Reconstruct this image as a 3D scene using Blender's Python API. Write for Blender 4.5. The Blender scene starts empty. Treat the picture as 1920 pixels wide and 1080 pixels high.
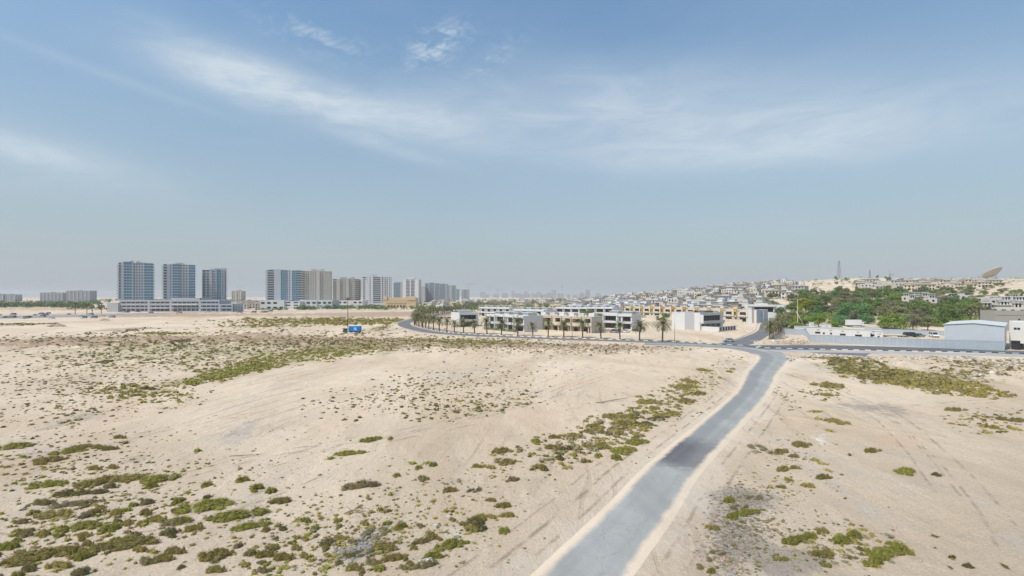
import bpy, math, random
import numpy as np
sc = bpy.context.scene
COL = sc.collection
R = math.radians
# ---------------------------------------------------------------- camera, sky, sun, exposure
H, F, HZ = 18.0, 960.0, 555.0
cd = bpy.data.cameras.new('camera'); cam = bpy.data.objects.new('camera', cd); COL.objects.link(cam)
cd.sensor_width = 36; cd.lens = 18; cd.shift_y = 15.0/1920.0
cd.clip_start = 0.5; cd.clip_end = 30000
cam.location = (0, 0, H); cam.rotation_euler = (R(90), 0, 0); sc.camera = cam
sc.view_settings.view_transform = 'Standard'; sc.view_settings.look = 'None'
sc.view_settings.exposure = 0.0; sc.view_settings.gamma = 1.0
try: sc.view_settings.use_curve_mapping = False
except Exception: pass
SUN_EL, SUN_AZ = 56.0, 236.0          # azimuth clockwise from +Y: sun to the left, a little behind the camera
SKY_STRENGTH, SUN_STRENGTH = 0.10, 4.7
sl = bpy.data.lights.new('sun', 'SUN'); sl.energy = SUN_STRENGTH; sl.angle = R(0.6); sl.color = (1, .93, .82)
so = bpy.data.objects.new('sun', sl); COL.objects.link(so)
so.rotation_euler = (R(90-SUN_EL), 0, R(-SUN_AZ) + math.pi)

w = bpy.data.worlds.new('World'); sc.world = w; w.use_nodes = True
nt = w.node_tree; N = nt.nodes; L = nt.links
bg = N['Background']
def M_(op, a, b=None, c=None, clamp=False, tree=None):
    n = (tree or nt).nodes.new('ShaderNodeMath'); n.operation = op; n.use_clamp = clamp
    for i, v in enumerate((a, b, c)):
        if v is None: continue
        if isinstance(v, (int, float)): n.inputs[i].default_value = v
        else: (tree or nt).links.new(v, n.inputs[i])
    return n.outputs[0]
sky = N.new('ShaderNodeTexSky'); sky.sky_type = 'NISHITA'; sky.sun_disc = False
sky.sun_elevation = R(SUN_EL); sky.sun_rotation = R(SUN_AZ)
sky.altitude = 0; sky.air_density = 1.5; sky.dust_density = 0.5; sky.ozone_density = 1.0
tc = N.new('ShaderNodeTexCoord'); sp = N.new('ShaderNodeSeparateXYZ'); L.new(tc.outputs['Generated'], sp.inputs[0])
X, Y, Z = sp.outputs
az = M_('ARCTAN2', X, Y); el = M_('ARCSINE', Z)
def pxdir(px, py):
    a = math.atan((px-960)/F); d = math.hypot((px-960)/F, 1); return a, math.atan(((HZ-py)/F)/d)
zc = M_('MAXIMUM', Z, 0.04)
cp = N.new('ShaderNodeCombineXYZ'); L.new(M_('DIVIDE', X, zc), cp.inputs[0]); L.new(M_('DIVIDE', Y, zc), cp.inputs[1])
def noise(vec, scale, detail=6, rough=.6, rot=0, sx=1, sy=1, dist=0, tree=None):
    t = tree or nt
    mp = t.nodes.new('ShaderNodeMapping'); mp.inputs['Rotation'].default_value = (0, 0, rot); mp.inputs['Scale'].default_value = (sx, sy, 1)
    t.links.new(vec, mp.inputs[0])
    n = t.nodes.new('ShaderNodeTexNoise'); n.inputs['Scale'].default_value = scale; n.inputs['Detail'].default_value = detail
    n.inputs['Roughness'].default_value = rough; n.inputs['Distortion'].default_value = dist
    t.links.new(mp.outputs[0], n.inputs['Vector']); return n.outputs[0]
def ramp(v, a, b, lo=0., hi=1., tree=None):
    t = tree or nt
    n = t.nodes.new('ShaderNodeMapRange'); n.interpolation_type = 'SMOOTHSTEP'
    for i, x in enumerate((a, b, lo, hi)): n.inputs[i+1].default_value = x
    t.links.new(v, n.inputs[0]); return n.outputs[0]
az_el = N.new('ShaderNodeCombineXYZ'); L.new(az, az_el.inputs[0]); L.new(el, az_el.inputs[1])
n_wisp = noise(az_el.outputs[0], 5.0, 9, .66, R(-9), 1.0, 4.2, .7)
n_fine = noise(az_el.outputs[0], 26.0, 6, .6, R(30), 1.0, 2.2, .5)
n_soft = noise(az_el.outputs[0], 2.2, 5, .5, R(-5), 1.0, 3.0)
n_high = noise(cp.outputs[0], .8, 7, .6, R(20), 1.0, 2.6, .5)
blobs = [(410,145,120,34,12,.68,0),(530,172,180,40,11,.78,0),(700,210,180,34,10,.68,0),(470,130,150,18,14,.35,0),(830,225,100,46,6,.38,1),(820,85,58,26,-24,.62,2),(590,70,95,24,8,.34,2),(925,112,60,18,-30,.25,2),(745,282,95,13,12,.6,0),
         (40,280,150,24,9,.6,0),(150,300,230,40,9,.42,0),(60,345,260,30,2,.22,1),(1350,225,330,64,2,.60,1),(1130,175,200,50,-3,.44,1),(1000,215,220,60,6,.35,1),(1620,235,300,55,3,.42,1),(1420,290,380,44,2,.4,1),(1200,290,240,30,4,.25,1),(200,140,260,9,10,.2,0)]
acc = [None, None, None]
for (px, py, rx, ry, ang, st, kd) in blobs:
    a0, e0 = pxdir(px, py); k = F*math.hypot((px-960)/F, 1)
    rx = rx/k/math.hypot((px-960)/F, 1); ry = ry/k; an = R(-ang)
    dx = M_('SUBTRACT', az, a0); dy = M_('SUBTRACT', el, e0)
    u = M_('ADD', M_('MULTIPLY', dx, math.cos(an)/rx), M_('MULTIPLY', dy, math.sin(an)/rx))
    v = M_('ADD', M_('MULTIPLY', dx, -math.sin(an)/ry), M_('MULTIPLY', dy, math.cos(an)/ry))
    r2 = M_('ADD', M_('MULTIPLY', u, u), M_('MULTIPLY', v, v))
    g = M_('MULTIPLY', M_('POWER', 2.718, M_('MULTIPLY', r2, -1.0)), st)
    acc[kd] = g if acc[kd] is None else M_('ADD', acc[kd], g)
wv_ = N.new('ShaderNodeTexWave'); wv_.inputs['Scale'].default_value = 34; wv_.inputs['Distortion'].default_value = 5; wv_.inputs['Detail'].default_value = 4
mpw = N.new('ShaderNodeMapping'); mpw.inputs['Rotation'].default_value = (0, 0, R(64)); L.new(az_el.outputs[0], mpw.inputs[0]); L.new(mpw.outputs[0], wv_.inputs['Vector'])
m0 = M_('MULTIPLY', acc[0], M_('ADD', M_('ADD', M_('MULTIPLY', ramp(n_wisp, .25, .75), .58), M_('MULTIPLY', ramp(n_fine, .3, .7), .16)), .30))
m1 = M_('MULTIPLY', acc[1], M_('ADD', M_('MULTIPLY', ramp(n_wisp, .28, .72), .5), .42))
m2 = M_('MULTIPLY', acc[2], M_('MULTIPLY', ramp(n_fine, .42, .66), M_('ADD', M_('MULTIPLY', wv_.outputs['Fac'], .5), .75)))
veil = M_('MULTIPLY', ramp(n_soft, .35, .75), .09)
back = M_('MULTIPLY', M_('MULTIPLY', ramp(n_high, .42, .75), .45), ramp(Y, .55, .2))    # thin cloud over the rest of the sky
mask = M_('MINIMUM', M_('ADD', M_('ADD', M_('ADD', m0, m1), M_('ADD', m2, veil)), back), .93)
mixh = N.new('ShaderNodeMixRGB'); mixh.inputs[2].default_value = (4.25, 4.7, 5.25, 1)      # dusty air low in the sky
hz = M_('POWER', M_('SUBTRACT', 1.0, M_('MINIMUM', M_('MULTIPLY', M_('MAXIMUM', Z, 0.0), 1.45), 1.0)), 1.5)
L.new(M_('MULTIPLY', hz, .98), mixh.inputs[0])
hs = N.new('ShaderNodeHueSaturation'); hs.inputs['Saturation'].default_value = 1.0; hs.inputs['Value'].default_value = 1.0
tint = N.new('ShaderNodeVectorMath'); tint.operation = 'MULTIPLY'; tint.inputs[1].default_value = (.79, 1.14, 1.36)
L.new(sky.outputs[0], tint.inputs[0]); L.new(tint.outputs[0], hs.inputs['Color']); L.new(hs.outputs[0], mixh.inputs[1])
mixc = N.new('ShaderNodeMixRGB'); mixc.inputs[2].default_value = (6.2, 7.1, 7.9, 1)
L.new(mask, mixc.inputs[0]); L.new(mixh.outputs[0], mixc.inputs[1])
L.new(mixc.outputs[0], bg.inputs['Color']); bg.inputs['Strength'].default_value = SKY_STRENGTH

# ---------------------------------------------------------------- helpers
rnd = random.Random(7); rg = np.random.default_rng(11)
def tag(o, label=None, cat=None, group=None, kind=None):
    if label: o['label'] = label
    if cat: o['category'] = cat
    if group: o['group'] = group
    if kind: o['kind'] = kind
    return o
def empty(name, loc, rz=0, label=None, cat=None, group=None):
    o = bpy.data.objects.new(name, None); COL.objects.link(o); o.location = loc; o.rotation_euler = (0, 0, rz); o.empty_display_size = .5
    return tag(o, label, cat, group)
def link(name, me, parent=None, loc=None):
    o = bpy.data.objects.new(name, me); COL.objects.link(o)
    if parent: o.parent = parent
    if loc is not None: o.location = loc
    return o
def np_mesh(name, V, Fc, mats, midx=None, smooth=False, col=None):
    """V (n,3), Fc (m,k) of one size"""
    me = bpy.data.meshes.new(name); V = np.asarray(V, np.float32); Fc = np.asarray(Fc, np.int32); m, k = Fc.shape
    me.vertices.add(len(V)); me.vertices.foreach_set('co', V.ravel())
    me.loops.add(m*k); me.loops.foreach_set('vertex_index', Fc.ravel())
    me.polygons.add(m); me.polygons.foreach_set('loop_start', np.arange(m, dtype=np.int32)*k)
    if midx is not None: me.polygons.foreach_set('material_index', np.asarray(midx, np.int32))
    me.polygons.foreach_set('use_smooth', np.full(m, smooth))
    for mt in (mats if isinstance(mats, (list, tuple)) else [mats]): me.materials.append(mt)
    if col is not None:
        at = me.color_attributes.new('cover', 'FLOAT_COLOR', 'POINT'); at.data.foreach_set('color', np.asarray(col, np.float32).ravel())
    me.update(calc_edges=True); return me
class MB:
    def __init__(s): s.v = []; s.f = []; s.m = []
    def add(s, vs, fs, m=0):
        o = len(s.v); s.v += [tuple(map(float, q)) for q in vs]; s.f += [tuple(i+o for i in f) for f in fs]; s.m += [m]*len(fs); return s
    def hexa(s, c, m=0):   # 8 corners: bottom 4 ccw, top 4
        return s.add(c, [(3,2,1,0),(4,5,6,7),(0,1,5,4),(1,2,6,5),(2,3,7,6),(3,0,4,7)], m)
    def box(s, x0, x1, y0, y1, z0, z1, m=0):
        return s.hexa([(x0,y0,z0),(x1,y0,z0),(x1,y1,z0),(x0,y1,z0),(x0,y0,z1),(x1,y0,z1),(x1,y1,z1),(x0,y1,z1)], m)
    def obox(s, p, u, l, n, t, z0, z1, m=0):   # length l along u, thickness t along n (from p)
        a = (p[0], p[1]); b = (p[0]+u[0]*l, p[1]+u[1]*l); c = (b[0]+n[0]*t, b[1]+n[1]*t); d = (a[0]+n[0]*t, a[1]+n[1]*t)
        q = [a, b, c, d]
        if u[0]*n[1]-u[1]*n[0] < 0: q = [d, c, b, a]
        return s.hexa([(x, y, z0) for x, y in q] + [(x, y, z1) for x, y in q], m)
    def tube(s, pts, rs, seg=6, m=0, cap=True):
        o = len(s.v); k = len(pts)
        for i, (p, r) in enumerate(zip(pts, rs)):
            a = np.array(pts[max(i-1, 0)], float); b = np.array(pts[min(i+1, k-1)], float); d = b-a; d /= (np.linalg.norm(d)+1e-9)
            up = np.array([0, 0, 1.]) if abs(d[2]) < .9 else np.array([1., 0, 0]); e = np.cross(d, up); e /= np.linalg.norm(e); f = np.cross(e, d)
            for j in range(seg):
                t = 2*math.pi*j/seg; q = np.array(p)+r*(math.cos(t)*e+math.sin(t)*f); s.v.append(tuple(q))
        for i in range(k-1):
            for j in range(seg):
                s.f.append((o+i*seg+j, o+i*seg+(j+1) % seg, o+(i+1)*seg+(j+1) % seg, o+(i+1)*seg+j)); s.m.append(m)
        if cap: s.f.append(tuple(o+(k-1)*seg+j for j in range(seg))); s.m.append(m); s.f.append(tuple(o+j for j in reversed(range(seg)))); s.m.append(m)
        return s
    def mesh(s, name, mats, smooth=False):
        me = bpy.data.meshes.new(name); me.from_pydata(s.v, [], s.f)
        for mt in (mats if isinstance(mats, (list, tuple)) else [mats]): me.materials.append(mt)
        me.polygons.foreach_set('material_index', np.array(s.m, np.int32))
        me.polygons.foreach_set('use_smooth', np.full(len(s.f), smooth)); me.update(); return me
    def build(s, name, mats, parent=None, loc=None, smooth=False, kind=None):
        o = link(name, s.mesh(name, mats, smooth), parent, loc)
        if kind: o['kind'] = kind
        return o
def snap(o): return (o, [snap(c) for c in o.children])
def copy_tree(sn, parent=None):
    c = sn[0].copy(); COL.objects.link(c)
    if parent: c.parent = parent
    for ch in sn[1]: copy_tree(ch, c)
    return c
def place(o, loc, rz, label, group=None, cat=None, scale=None):
    o.location = loc; o.rotation_euler = (0, 0, rz); o['label'] = label
    if group: o['group'] = group
    if cat: o['category'] = cat
    if scale: o.scale = scale if not isinstance(scale, (int, float)) else (scale,)*3
    return o
ORD = ['first','second','third','fourth','fifth','sixth','seventh','eighth','ninth','tenth','eleventh','twelfth','thirteenth','fourteenth','fifteenth','sixteenth','seventeenth','eighteenth','nineteenth','twentieth']
ORD += ['twenty-'+o for o in ORD[:9]] + ['thirtieth'] + ['thirty-'+o for o in ORD[:9]] + ['fortieth']+ ['forty-'+o for o in ORD[:9]]

# ---------------------------------------------------------------- materials
MATS = {}
def mat(name, col, rough=.8, var=.12, vscale=1.5, bump=0, bscale=8, spec=.3, rand=0., metal=0., col2=None, coat=0, trans=0):
    m = bpy.data.materials.new(name); m.use_nodes = True; t = m.node_tree; b = t.nodes['Principled BSDF']
    b.inputs['Roughness'].default_value = rough; b.inputs['Specular IOR Level'].default_value = spec; b.inputs['Metallic'].default_value = metal
    g = t.nodes.new('ShaderNodeNewGeometry'); o = t.nodes.new('ShaderNodeObjectInfo')
    v = noise(g.outputs['Position'], vscale, 4, .6, tree=t)
    f = M_('ADD', 1-var, M_('MULTIPLY', v, 2*var, tree=t), tree=t)
    if rand: f = M_('MULTIPLY', f, M_('ADD', 1-rand, M_('MULTIPLY', o.outputs['Random'], 2*rand, tree=t), tree=t), tree=t)
    mx = t.nodes.new('ShaderNodeMixRGB'); mx.inputs[1].default_value = (*col, 1); mx.inputs[2].default_value = (*(col2 or col), 1)
    if col2: t.links.new(ramp(noise(g.outputs['Position'], vscale*.45, 3, .6, tree=t), .38, .62, tree=t), mx.inputs[0])
    sc_ = t.nodes.new('ShaderNodeVectorMath'); sc_.operation = 'SCALE'; t.links.new(mx.outputs[0], sc_.inputs[0]); t.links.new(f, sc_.inputs['Scale'])
    t.links.new(sc_.outputs[0], b.inputs['Base Color'])
    if bump:
        bp = t.nodes.new('ShaderNodeBump'); bp.inputs['Strength'].default_value = bump; bp.inputs['Distance'].default_value = .1
        t.links.new(noise(g.outputs['Position'], bscale, 4, .6, tree=t), bp.inputs['Height']); t.links.new(bp.outputs[0], b.inputs['Normal'])
    if coat: b.inputs['Coat Weight'].default_value = coat; b.inputs['Coat Roughness'].default_value = .08
    MATS[name] = m; return m
white = mat('white_render', (.60,.60,.59), .85, .07, .5); white2 = mat('aged_white_render', (.50,.475,.43), .85, .1, .3); cream = mat('cream_render', (.60,.52,.40), .85, .08, .5)
beige = mat('beige_render', (.54,.48,.40), .85, .08, .5); brown = mat('brown_render', (.34,.25,.19), .85, .1, .5)
grey = mat('grey_render', (.40,.40,.42), .85, .08, .5); lgrey = mat('light_grey_render', (.56,.57,.58), .85, .08, .5); dgrey = mat('dark_grey_panel', (.12,.125,.13), .6, .1)
roofm = mat('roof_screed', (.50,.50,.48), .9, .15, .6); rooft = mat('roof_gravel', (.42,.38,.34), .9, .2, .6)
orange = mat('orange_render', (.52,.28,.12), .85, .08, .5); yellow = mat('ochre_render', (.55,.42,.19), .85, .08, .5)
podm = mat('podium_render', (.40,.42,.44), .85, .12, .15); twhite = mat('tower_white', (.50,.52,.54), .8, .06, .2); tbeige = mat('tower_beige', (.50,.47,.42), .85, .07, .2); tsand = mat('tower_sand', (.45,.415,.36), .85, .08, .2); tgrey = mat('tower_grey', (.33,.34,.36), .8, .07, .2)
sandst = mat('sandstone_render', (.58,.45,.28), .85, .08, .3)
glass = mat('window_glass', (.025,.03,.035), .12, .1, .3, spec=.6); bluegl = mat('blue_tower_glass', (.09,.21,.29), .18, .25, .12, spec=.7); bluepanel = mat('blue_spandrel', (.20,.34,.43), .35, .15, .2, spec=.5)
towwin = mat('tower_window', (.11,.125,.14), .3, .25, .3); mastm = mat('weathered_mast_steel', (.20,.16,.145), .6, .1); greywall = mat('grey_boundary_render', (.33,.315,.29), .85, .1, .4); darkwin = mat('dark_window', (.028,.032,.038), .3, .2, .3); tealgl = mat('teal_tower_glass', (.09,.16,.18), .2, .2, .12, spec=.6); frame = mat('window_frame', (.25,.25,.26), .5, .05)  # the dark window panes have one even dark colour of their own
conc = mat('concrete', (.42,.41,.39), .9, .12, 1.2, bump=.2); metalw = mat('white_sheet_metal', (.38,.425,.47), .45, .12, .9, spec=.5); shedm = mat('pale_shed_cladding', (.45,.49,.53), .5, .09, .5, spec=.5); shedroof = mat('pale_shed_roof', (.54,.57,.56), .5, .05, .4, spec=.5)
steel = mat('galvanised_steel', (.42,.43,.44), .5, .1, metal=.3); darkm = mat('dark_metal', (.05,.05,.055), .5, .1); polew = mat('pale_pole', (.55,.53,.47), .5, .1); poley = mat('yellow_pole', (.68,.52,.22), .5, .1)
redm = mat('red_paint', (.35,.07,.04), .6, .1)
bluep = mat('blue_tarp', (.02,.16,.48), .55, .15, .6); bluel = mat('light_blue_paint', (.25,.55,.80), .55, .1)
carw = mat('white_car_paint', (.70,.71,.72), .3, .03, spec=.5, coat=.6); carg = mat('grey_car_paint', (.22,.23,.25), .3, .05, spec=.5, coat=.6); carb = mat('black_car_paint', (.02,.02,.022), .3, .05, spec=.5, coat=.6); carr = mat('red_car_paint', (.35,.04,.03), .3, .05, spec=.5, coat=.6); cars_ = mat('silver_car_paint', (.45,.46,.48), .3, .05, spec=.5, coat=.6)
carglass = mat('car_glass', (.02,.025,.03), .08, .05, spec=.7); tyre = mat('tyre_rubber', (.02,.02,.02), .9, .1); rimm = mat('wheel_rim', (.45,.45,.46), .35, .1, metal=.6); lampm = mat('lamp_lens', (.75,.75,.7), .2, .05); tailm = mat('tail_lens', (.4,.03,.02), .3, .05)
trunkm = mat('palm_trunk', (.13,.095,.065), .95, .3, 4, bump=.5, bscale=14); barkm = mat('bark', (.14,.11,.08), .95, .25, 4, bump=.5, bscale=10)
palmf = mat('palm_leaf', (.135,.135,.055), .6, .3, 1.2, rand=.2, col2=(.19,.175,.08)); palmd = mat('dry_palm_leaf', (.30,.22,.12), .8, .25, 1.5)
LEAF = {'green': mat('leaf_green', (0.189,0.199,0.027), .8, .32, 3.0, rand=.18, col2=(0.244,0.224,0.043)), 'olive': mat('leaf_olive', (0.223,0.183,0.043), .8, .32, 3.0, rand=.2, col2=(0.277,0.228,0.072)),
        'brown': mat('leaf_brown', (0.218,0.162,0.083), .9, .32, 3.0, rand=.2, col2=(0.202,0.183,0.072)), 'grey': mat('leaf_grey', (0.252,0.220,0.151), .9, .3, 3.0, rand=.15, col2=(0.202,0.178,0.108)),
        'dark': mat('leaf_dark', (0.105,0.100,0.027), .85, .32, 3.0, rand=.2, col2=(0.134,0.116,0.050)), 'yellow': mat('leaf_yellow', (0.252,0.224,0.040), .8, .3, 3.0, rand=.15, col2=(0.218,0.166,0.050))}
TREE = {'deep': mat('tree_leaf_deep', (.09,.145,.038), .7, .3, .6, rand=.3, col2=(.13,.175,.05)), 'bright': mat('tree_leaf_bright', (.14,.22,.035), .7, .3, .6, rand=.15, col2=(.20,.27,.05)),
        'sea': mat('tree_leaf_blue_green', (.095,.205,.075), .7, .3, .6, rand=.15, col2=(.13,.22,.08)), 'lime': mat('tree_leaf_yellow', (.36,.35,.03), .7, .25, .6, rand=.1, col2=(.20,.22,.03)),
        'olivet': mat('tree_leaf_olive', (.185,.215,.075), .75, .3, .6, rand=.25, col2=(.20,.195,.105)), 'greyt': mat('tree_leaf_grey', (.20,.185,.13), .85, .25, .6, rand=.15, col2=(.14,.14,.08))}
stone = mat('pale_rubble', (.50,.45,.38), .9, .2, 1.5); stoneg = mat('grey_rubble', (.26,.25,.24), .9, .25, 1.5); stoned = mat('dark_clod', (.24,.19,.14), .95, .2, 1.5); wood = mat('weathered_wood', (.28,.22,.16), .9, .2, 2)
# ---------------------------------------------------------------- terrain
_pr = np.random.default_rng(5).permutation(256); _PT = np.concatenate([_pr, _pr]); _ga = np.random.default_rng(6).uniform(0, 2*math.pi, 256); _G = np.stack([np.cos(_ga), np.sin(_ga)], 1)
def perlin(x, y):
    xi = np.floor(x).astype(int); yi = np.floor(y).astype(int); xf = x-xi; yf = y-yi; xi &= 255; yi &= 255
    u = xf*xf*xf*(xf*(xf*6-15)+10); v = yf*yf*yf*(yf*(yf*6-15)+10)
    def g(ix, iy, dx, dy):
        q = _G[_PT[(_PT[ix & 255]+iy) & 255]]; return q[..., 0]*dx+q[..., 1]*dy
    a = g(xi, yi, xf, yf); b = g(xi+1, yi, xf-1, yf); c = g(xi, yi+1, xf, yf-1); d = g(xi+1, yi+1, xf-1, yf-1)
    return (a+(b-a)*u)+((c+(d-c)*u)-(a+(b-a)*u))*v
def fbm(x, y, o=4, p=.5):
    s = 0; a = 1
    for i in range(o): s = s+a*perlin(x*2**i+17.3*i, y*2**i+5.1*i); a *= p
    return s
def flat(px, py): yy = F*H/(py-HZ); return (px-960)/F*yy, yy
def sstep(v, a, b): t = np.clip((v-a)/(b-a), 0, 1); return t*t*(3-2*t)
def catmull(pts, n=10):
    P = np.array(pts, float); P = np.vstack([2*P[0]-P[1], P, 2*P[-1]-P[-2]]); out = []
    for i in range(1, len(P)-2):
        for t in np.linspace(0, 1, n, endpoint=False):
            out.append(.5*((2*P[i])+(-P[i-1]+P[i+1])*t+(2*P[i-1]-5*P[i]+4*P[i+1]-P[i+2])*t*t+(-P[i-1]+3*P[i]-3*P[i+1]+P[i+2])*t**3))
    out.append(P[-2]); return np.array(out)
near_c = catmull([(-6.5,14),(-1.5,23),flat(1090,1080),flat(1197,960),flat(1252,890),flat(1297,845),flat(1388,760),(47.5,100),flat(1429,700),flat(1446,680),(78,153),(81,167),(77,179),(66,188),(50,193)], 12)
main_c = catmull([(110,158),(97,170),(84,180),(70,189.5),flat(1263,642.5),flat(1160,639),flat(1057,635.7),flat(940,631),flat(870,627.5),flat(813,623),(-52,279),(-65,312),(-73,350),(-75,400),(-73,470),(-68,560),(-60,740),(-48,980)], 10)
side_c = catmull([(78,186),(92,203),(110,230),(130,262),(153,306),(186,360),(232,440),(262,520)], 10)
right_c = catmull([(84,181),(95,181.5),(112,181),(130,176.5),(150,168.5),(168,160),(200,143),(250,112)], 10)
walk_c = catmull([(82,169),(90,168),(104,166),(122,162.5),(143,157),(161,151.5),(200,135),(250,104)], 10)
ROADS = [(near_c, 2.6), (main_c, 6.5), (side_c, 5.5), (right_c, 9), (walk_c, 6)]
def dist_poly(x, y, P):
    d = np.full(x.shape, 1e9)
    for a, b in zip(P[:-1], P[1:]):
        ab = b-a; t = np.clip(((x-a[0])*ab[0]+(y-a[1])*ab[1])/(ab@ab), 0, 1)
        d = np.minimum(d, np.hypot(x-a[0]-t*ab[0], y-a[1]-t*ab[1]))
    return d
def road_d(x, y):
    d = np.full(x.shape, 1e9)
    for P, hw in ROADS: d = np.minimum(d, dist_poly(x, y, P[::3] if len(P) > 60 else P)-hw)
    return d
_T = ([-.5,-.05,.12,.2,.355,.458,.56,.67,.8,1.0,1.6], [0,0,5,14,27,37,44,50,49,49,40])
def hill(x, y):
    t = x/np.maximum(y, 1); Zr = np.interp(t, *_T); s = np.clip((y-250)/650, 0, 1)**1.3
    return np.where(y > 250, Zr*s, 0.)*(1-.9*sstep(y, 1400, 4000))
def ell(x, y, e):      # soft ellipse given where it lies on the ground
    (cx, cy, rx, ry, an) = e
    c, s = math.cos(an), math.sin(an); u = ((x-cx)*c+(y-cy)*s)/rx; v = (-(x-cx)*s+(y-cy)*c)/ry
    return np.exp(-(u*u+v*v)*.9)
def gell(px, py, rx, ry, an=0):   # ellipse seen at px,py -> ground ellipse
    x, y = flat(px, py); y0 = F*H/(py+ry-HZ) if py+ry > HZ+4 else y; y1 = F*H/max(py-ry-HZ, 8)
    return (x, (y0+y1)/2, rx/F*y, max((y1-y0)/2, .8), an)
BERMS = [(gell(480,645,140,7,.05),1.9),(gell(760,650,150,7,0),1.7),(gell(1010,655,130,6,-.05),1.3),(gell(1180,658,110,5,-.15),1.2),(gell(60,648,120,9,.0),1.6),(gell(270,640,130,7,0),1.5),
         (gell(1600,682,150,7,-.3),1.3),(gell(1800,690,120,9,-.4),1.2),(gell(1850,707,30,5,0),1.2),(gell(470,632,60,3,0),1.6),(gell(105,609,12,2,0),2.0),(gell(760,640,40,3,0),.9),(gell(1440,790,8,60,.9),.3),(gell(670,925,45,16,.2),.35),(gell(330,648,30,4,0),1.0)]
def terrain(x, y, fine=True):
    x = np.asarray(x, float); y = np.asarray(y, float)
    z = hill(x, y)
    rd = road_d(x, y); m = sstep(rd, .3, 5.0)
    field = m*(1-.85*sstep(y, 240, 420))*(y > -200)
    b = 0
    for e, h in BERMS: b = b+ell(x, y, e)*h*(.75+.9*fbm(x/7, y/9, 3))
    z = z+field*(b + .14*perlin(x/28, y/28)*sstep(y, 60, 160) + .20*fbm(x/9+3, y/9, 3))
    if fine: z = z+m*(1-sstep(y, 90, 260))*(.06*fbm(x/1.7, y/1.7, 3)+.03*np.abs(perlin(x/.6, y/.6)))
    return z-.03*(1-m)
def tz(x, y): return float(terrain(np.array([x]), np.array([y]))[0])
_Yr = np.geomspace(15, 2500, 1500)
def gp(px, py):        # the ground point seen at px,py
    t = (px-960)/F; z = H-(py-HZ)/F*_Yr; g = hill(t*_Yr, _Yr)
    i = np.argmax(z < g) if (z < g).any() else len(_Yr)-1
    yy = _Yr[i]; return t*yy, yy
def at(px, yy): x = (px-960)/F*yy; return x, yy, tz(x, yy)

# ground sheet: rings round the viewpoint, finer where the eye is close
rad = [3.0]
while rad[-1] < 9500: rad.append(rad[-1]*(1.0065 if 24 < rad[-1] < 420 else 1.02 if rad[-1] < 1200 else 1.05)+ (0 if rad[-1] > 24 else .8))
rad = np.array(rad)
th = np.concatenate([np.linspace(-math.pi, -.95, 40, endpoint=False), np.linspace(-.95, .95, 640), np.linspace(.95, math.pi, 40)[1:-1]])
TH, RR = np.meshgrid(th, rad); gx = np.sin(TH)*RR; gy = np.cos(TH)*RR; nr, na = gx.shape
gz = terrain(gx, gy)
idx = np.arange(nr*na).reshape(nr, na); nxt = np.roll(idx, -1, 1)
quads = np.stack([idx[:-1].ravel(), nxt[:-1].ravel(), nxt[1:].ravel(), idx[1:].ravel()], 1)
GREEN = [(gell(350,716,40,6),.8),(gell(400,705,40,7),.9),(gell(450,695,40,7),1),(gell(500,685,40,6),1),(gell(550,674,40,5),.9),(gell(560,662,150,6),.6),(gell(250,655,300,16),.5),(gell(150,700,220,40),.28),(gell(980,650,220,9),.45),(gell(1760,712,150,18),.5),(gell(1600,690,70,12),.8),(gell(1180,790,170,24,.5),.25),(gell(600,662,120,8),.7),(gell(620,604,190,6),1.0),(gell(520,598,120,3),.7),(gell(480,612,90,3),.6),(gell(700,601,80,4),.6),(gell(310,625,60,3),1.0),(gell(40,608,60,3),1.0),(gell(700,640,330,10),.45),(gell(870,642,140,9),.5),
         (gell(250,735,70,12),.35),(gell(250,670,260,25),.28),(gell(1690,705,140,18),.5),(gell(715,614,18,4),.9),(gell(1200,790,200,30),.16),(gell(1650,590,220,25),.55),(gell(1560,590,120,20),.4),(gell(400,585,400,2),.2)]
BROWN = [(gell(100,645,140,12),.7),(gell(470,638,150,7),.75),(gell(240,617,50,4),.9),(gell(690,648,200,6),.5),(gell(640,655,90,4),.9),(gell(720,589,110,5),.9),(gell(400,590,400,5),.55),(gell(100,580,400,5),.6),(gell(850,590,90,6),.5),(gell(300,640,400,14),.55),(gell(700,640,250,8),.4),(gell(250,592,200,3),.55),(gell(670,925,60,18),.45),(gell(1030,652,130,7),.8),(gell(1200,658,110,5),.6),(gell(850,650,120,6),.5),(gell(1500,645,60,7),.6),(gell(1620,672,180,6),.5),(gell(1820,690,120,10),.5),(gell(80,890,140,20),.25),(gell(1470,700,10,30),.55)]
GREYD = [(gell(1390,1010,60,75),.75),(gell(1400,935,66,26),.8),(gell(1480,1060,60,30),.5),(gell(30,820,60,60),.55),(gell(1730,800,120,70),.3),(gell(1900,1000,60,60),.4),(gell(1640,765,60,14),.5),(gell(1700,860,60,40),.3),(gell(1500,1045,40,15),.5),(gell(660,1030,70,25),.5),(gell(450,810,120,30),.35),
         (gell(700,620,110,5),.5),(gell(1600,672,180,5),.5),(gell(1500,850,70,12),.3),(gell(240,865,70,14),.35),(gell(80,592,140,4),.9)]
PALE = [(gell(1540,825,9,9),.9),(gell(850,1000,24,14),.8),(gell(350,985,110,12),.5),(gell(80,1005,70,12),.45),(gell(400,610,150,3),.6),(gell(200,612,160,4),.6),(gell(1010,860,50,12),.6),(gell(990,700,200,10),.25),(gell(600,720,200,15),.2),(gell(1620,900,100,30),.3),(gell(730,955,60,10),.2)]
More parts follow.
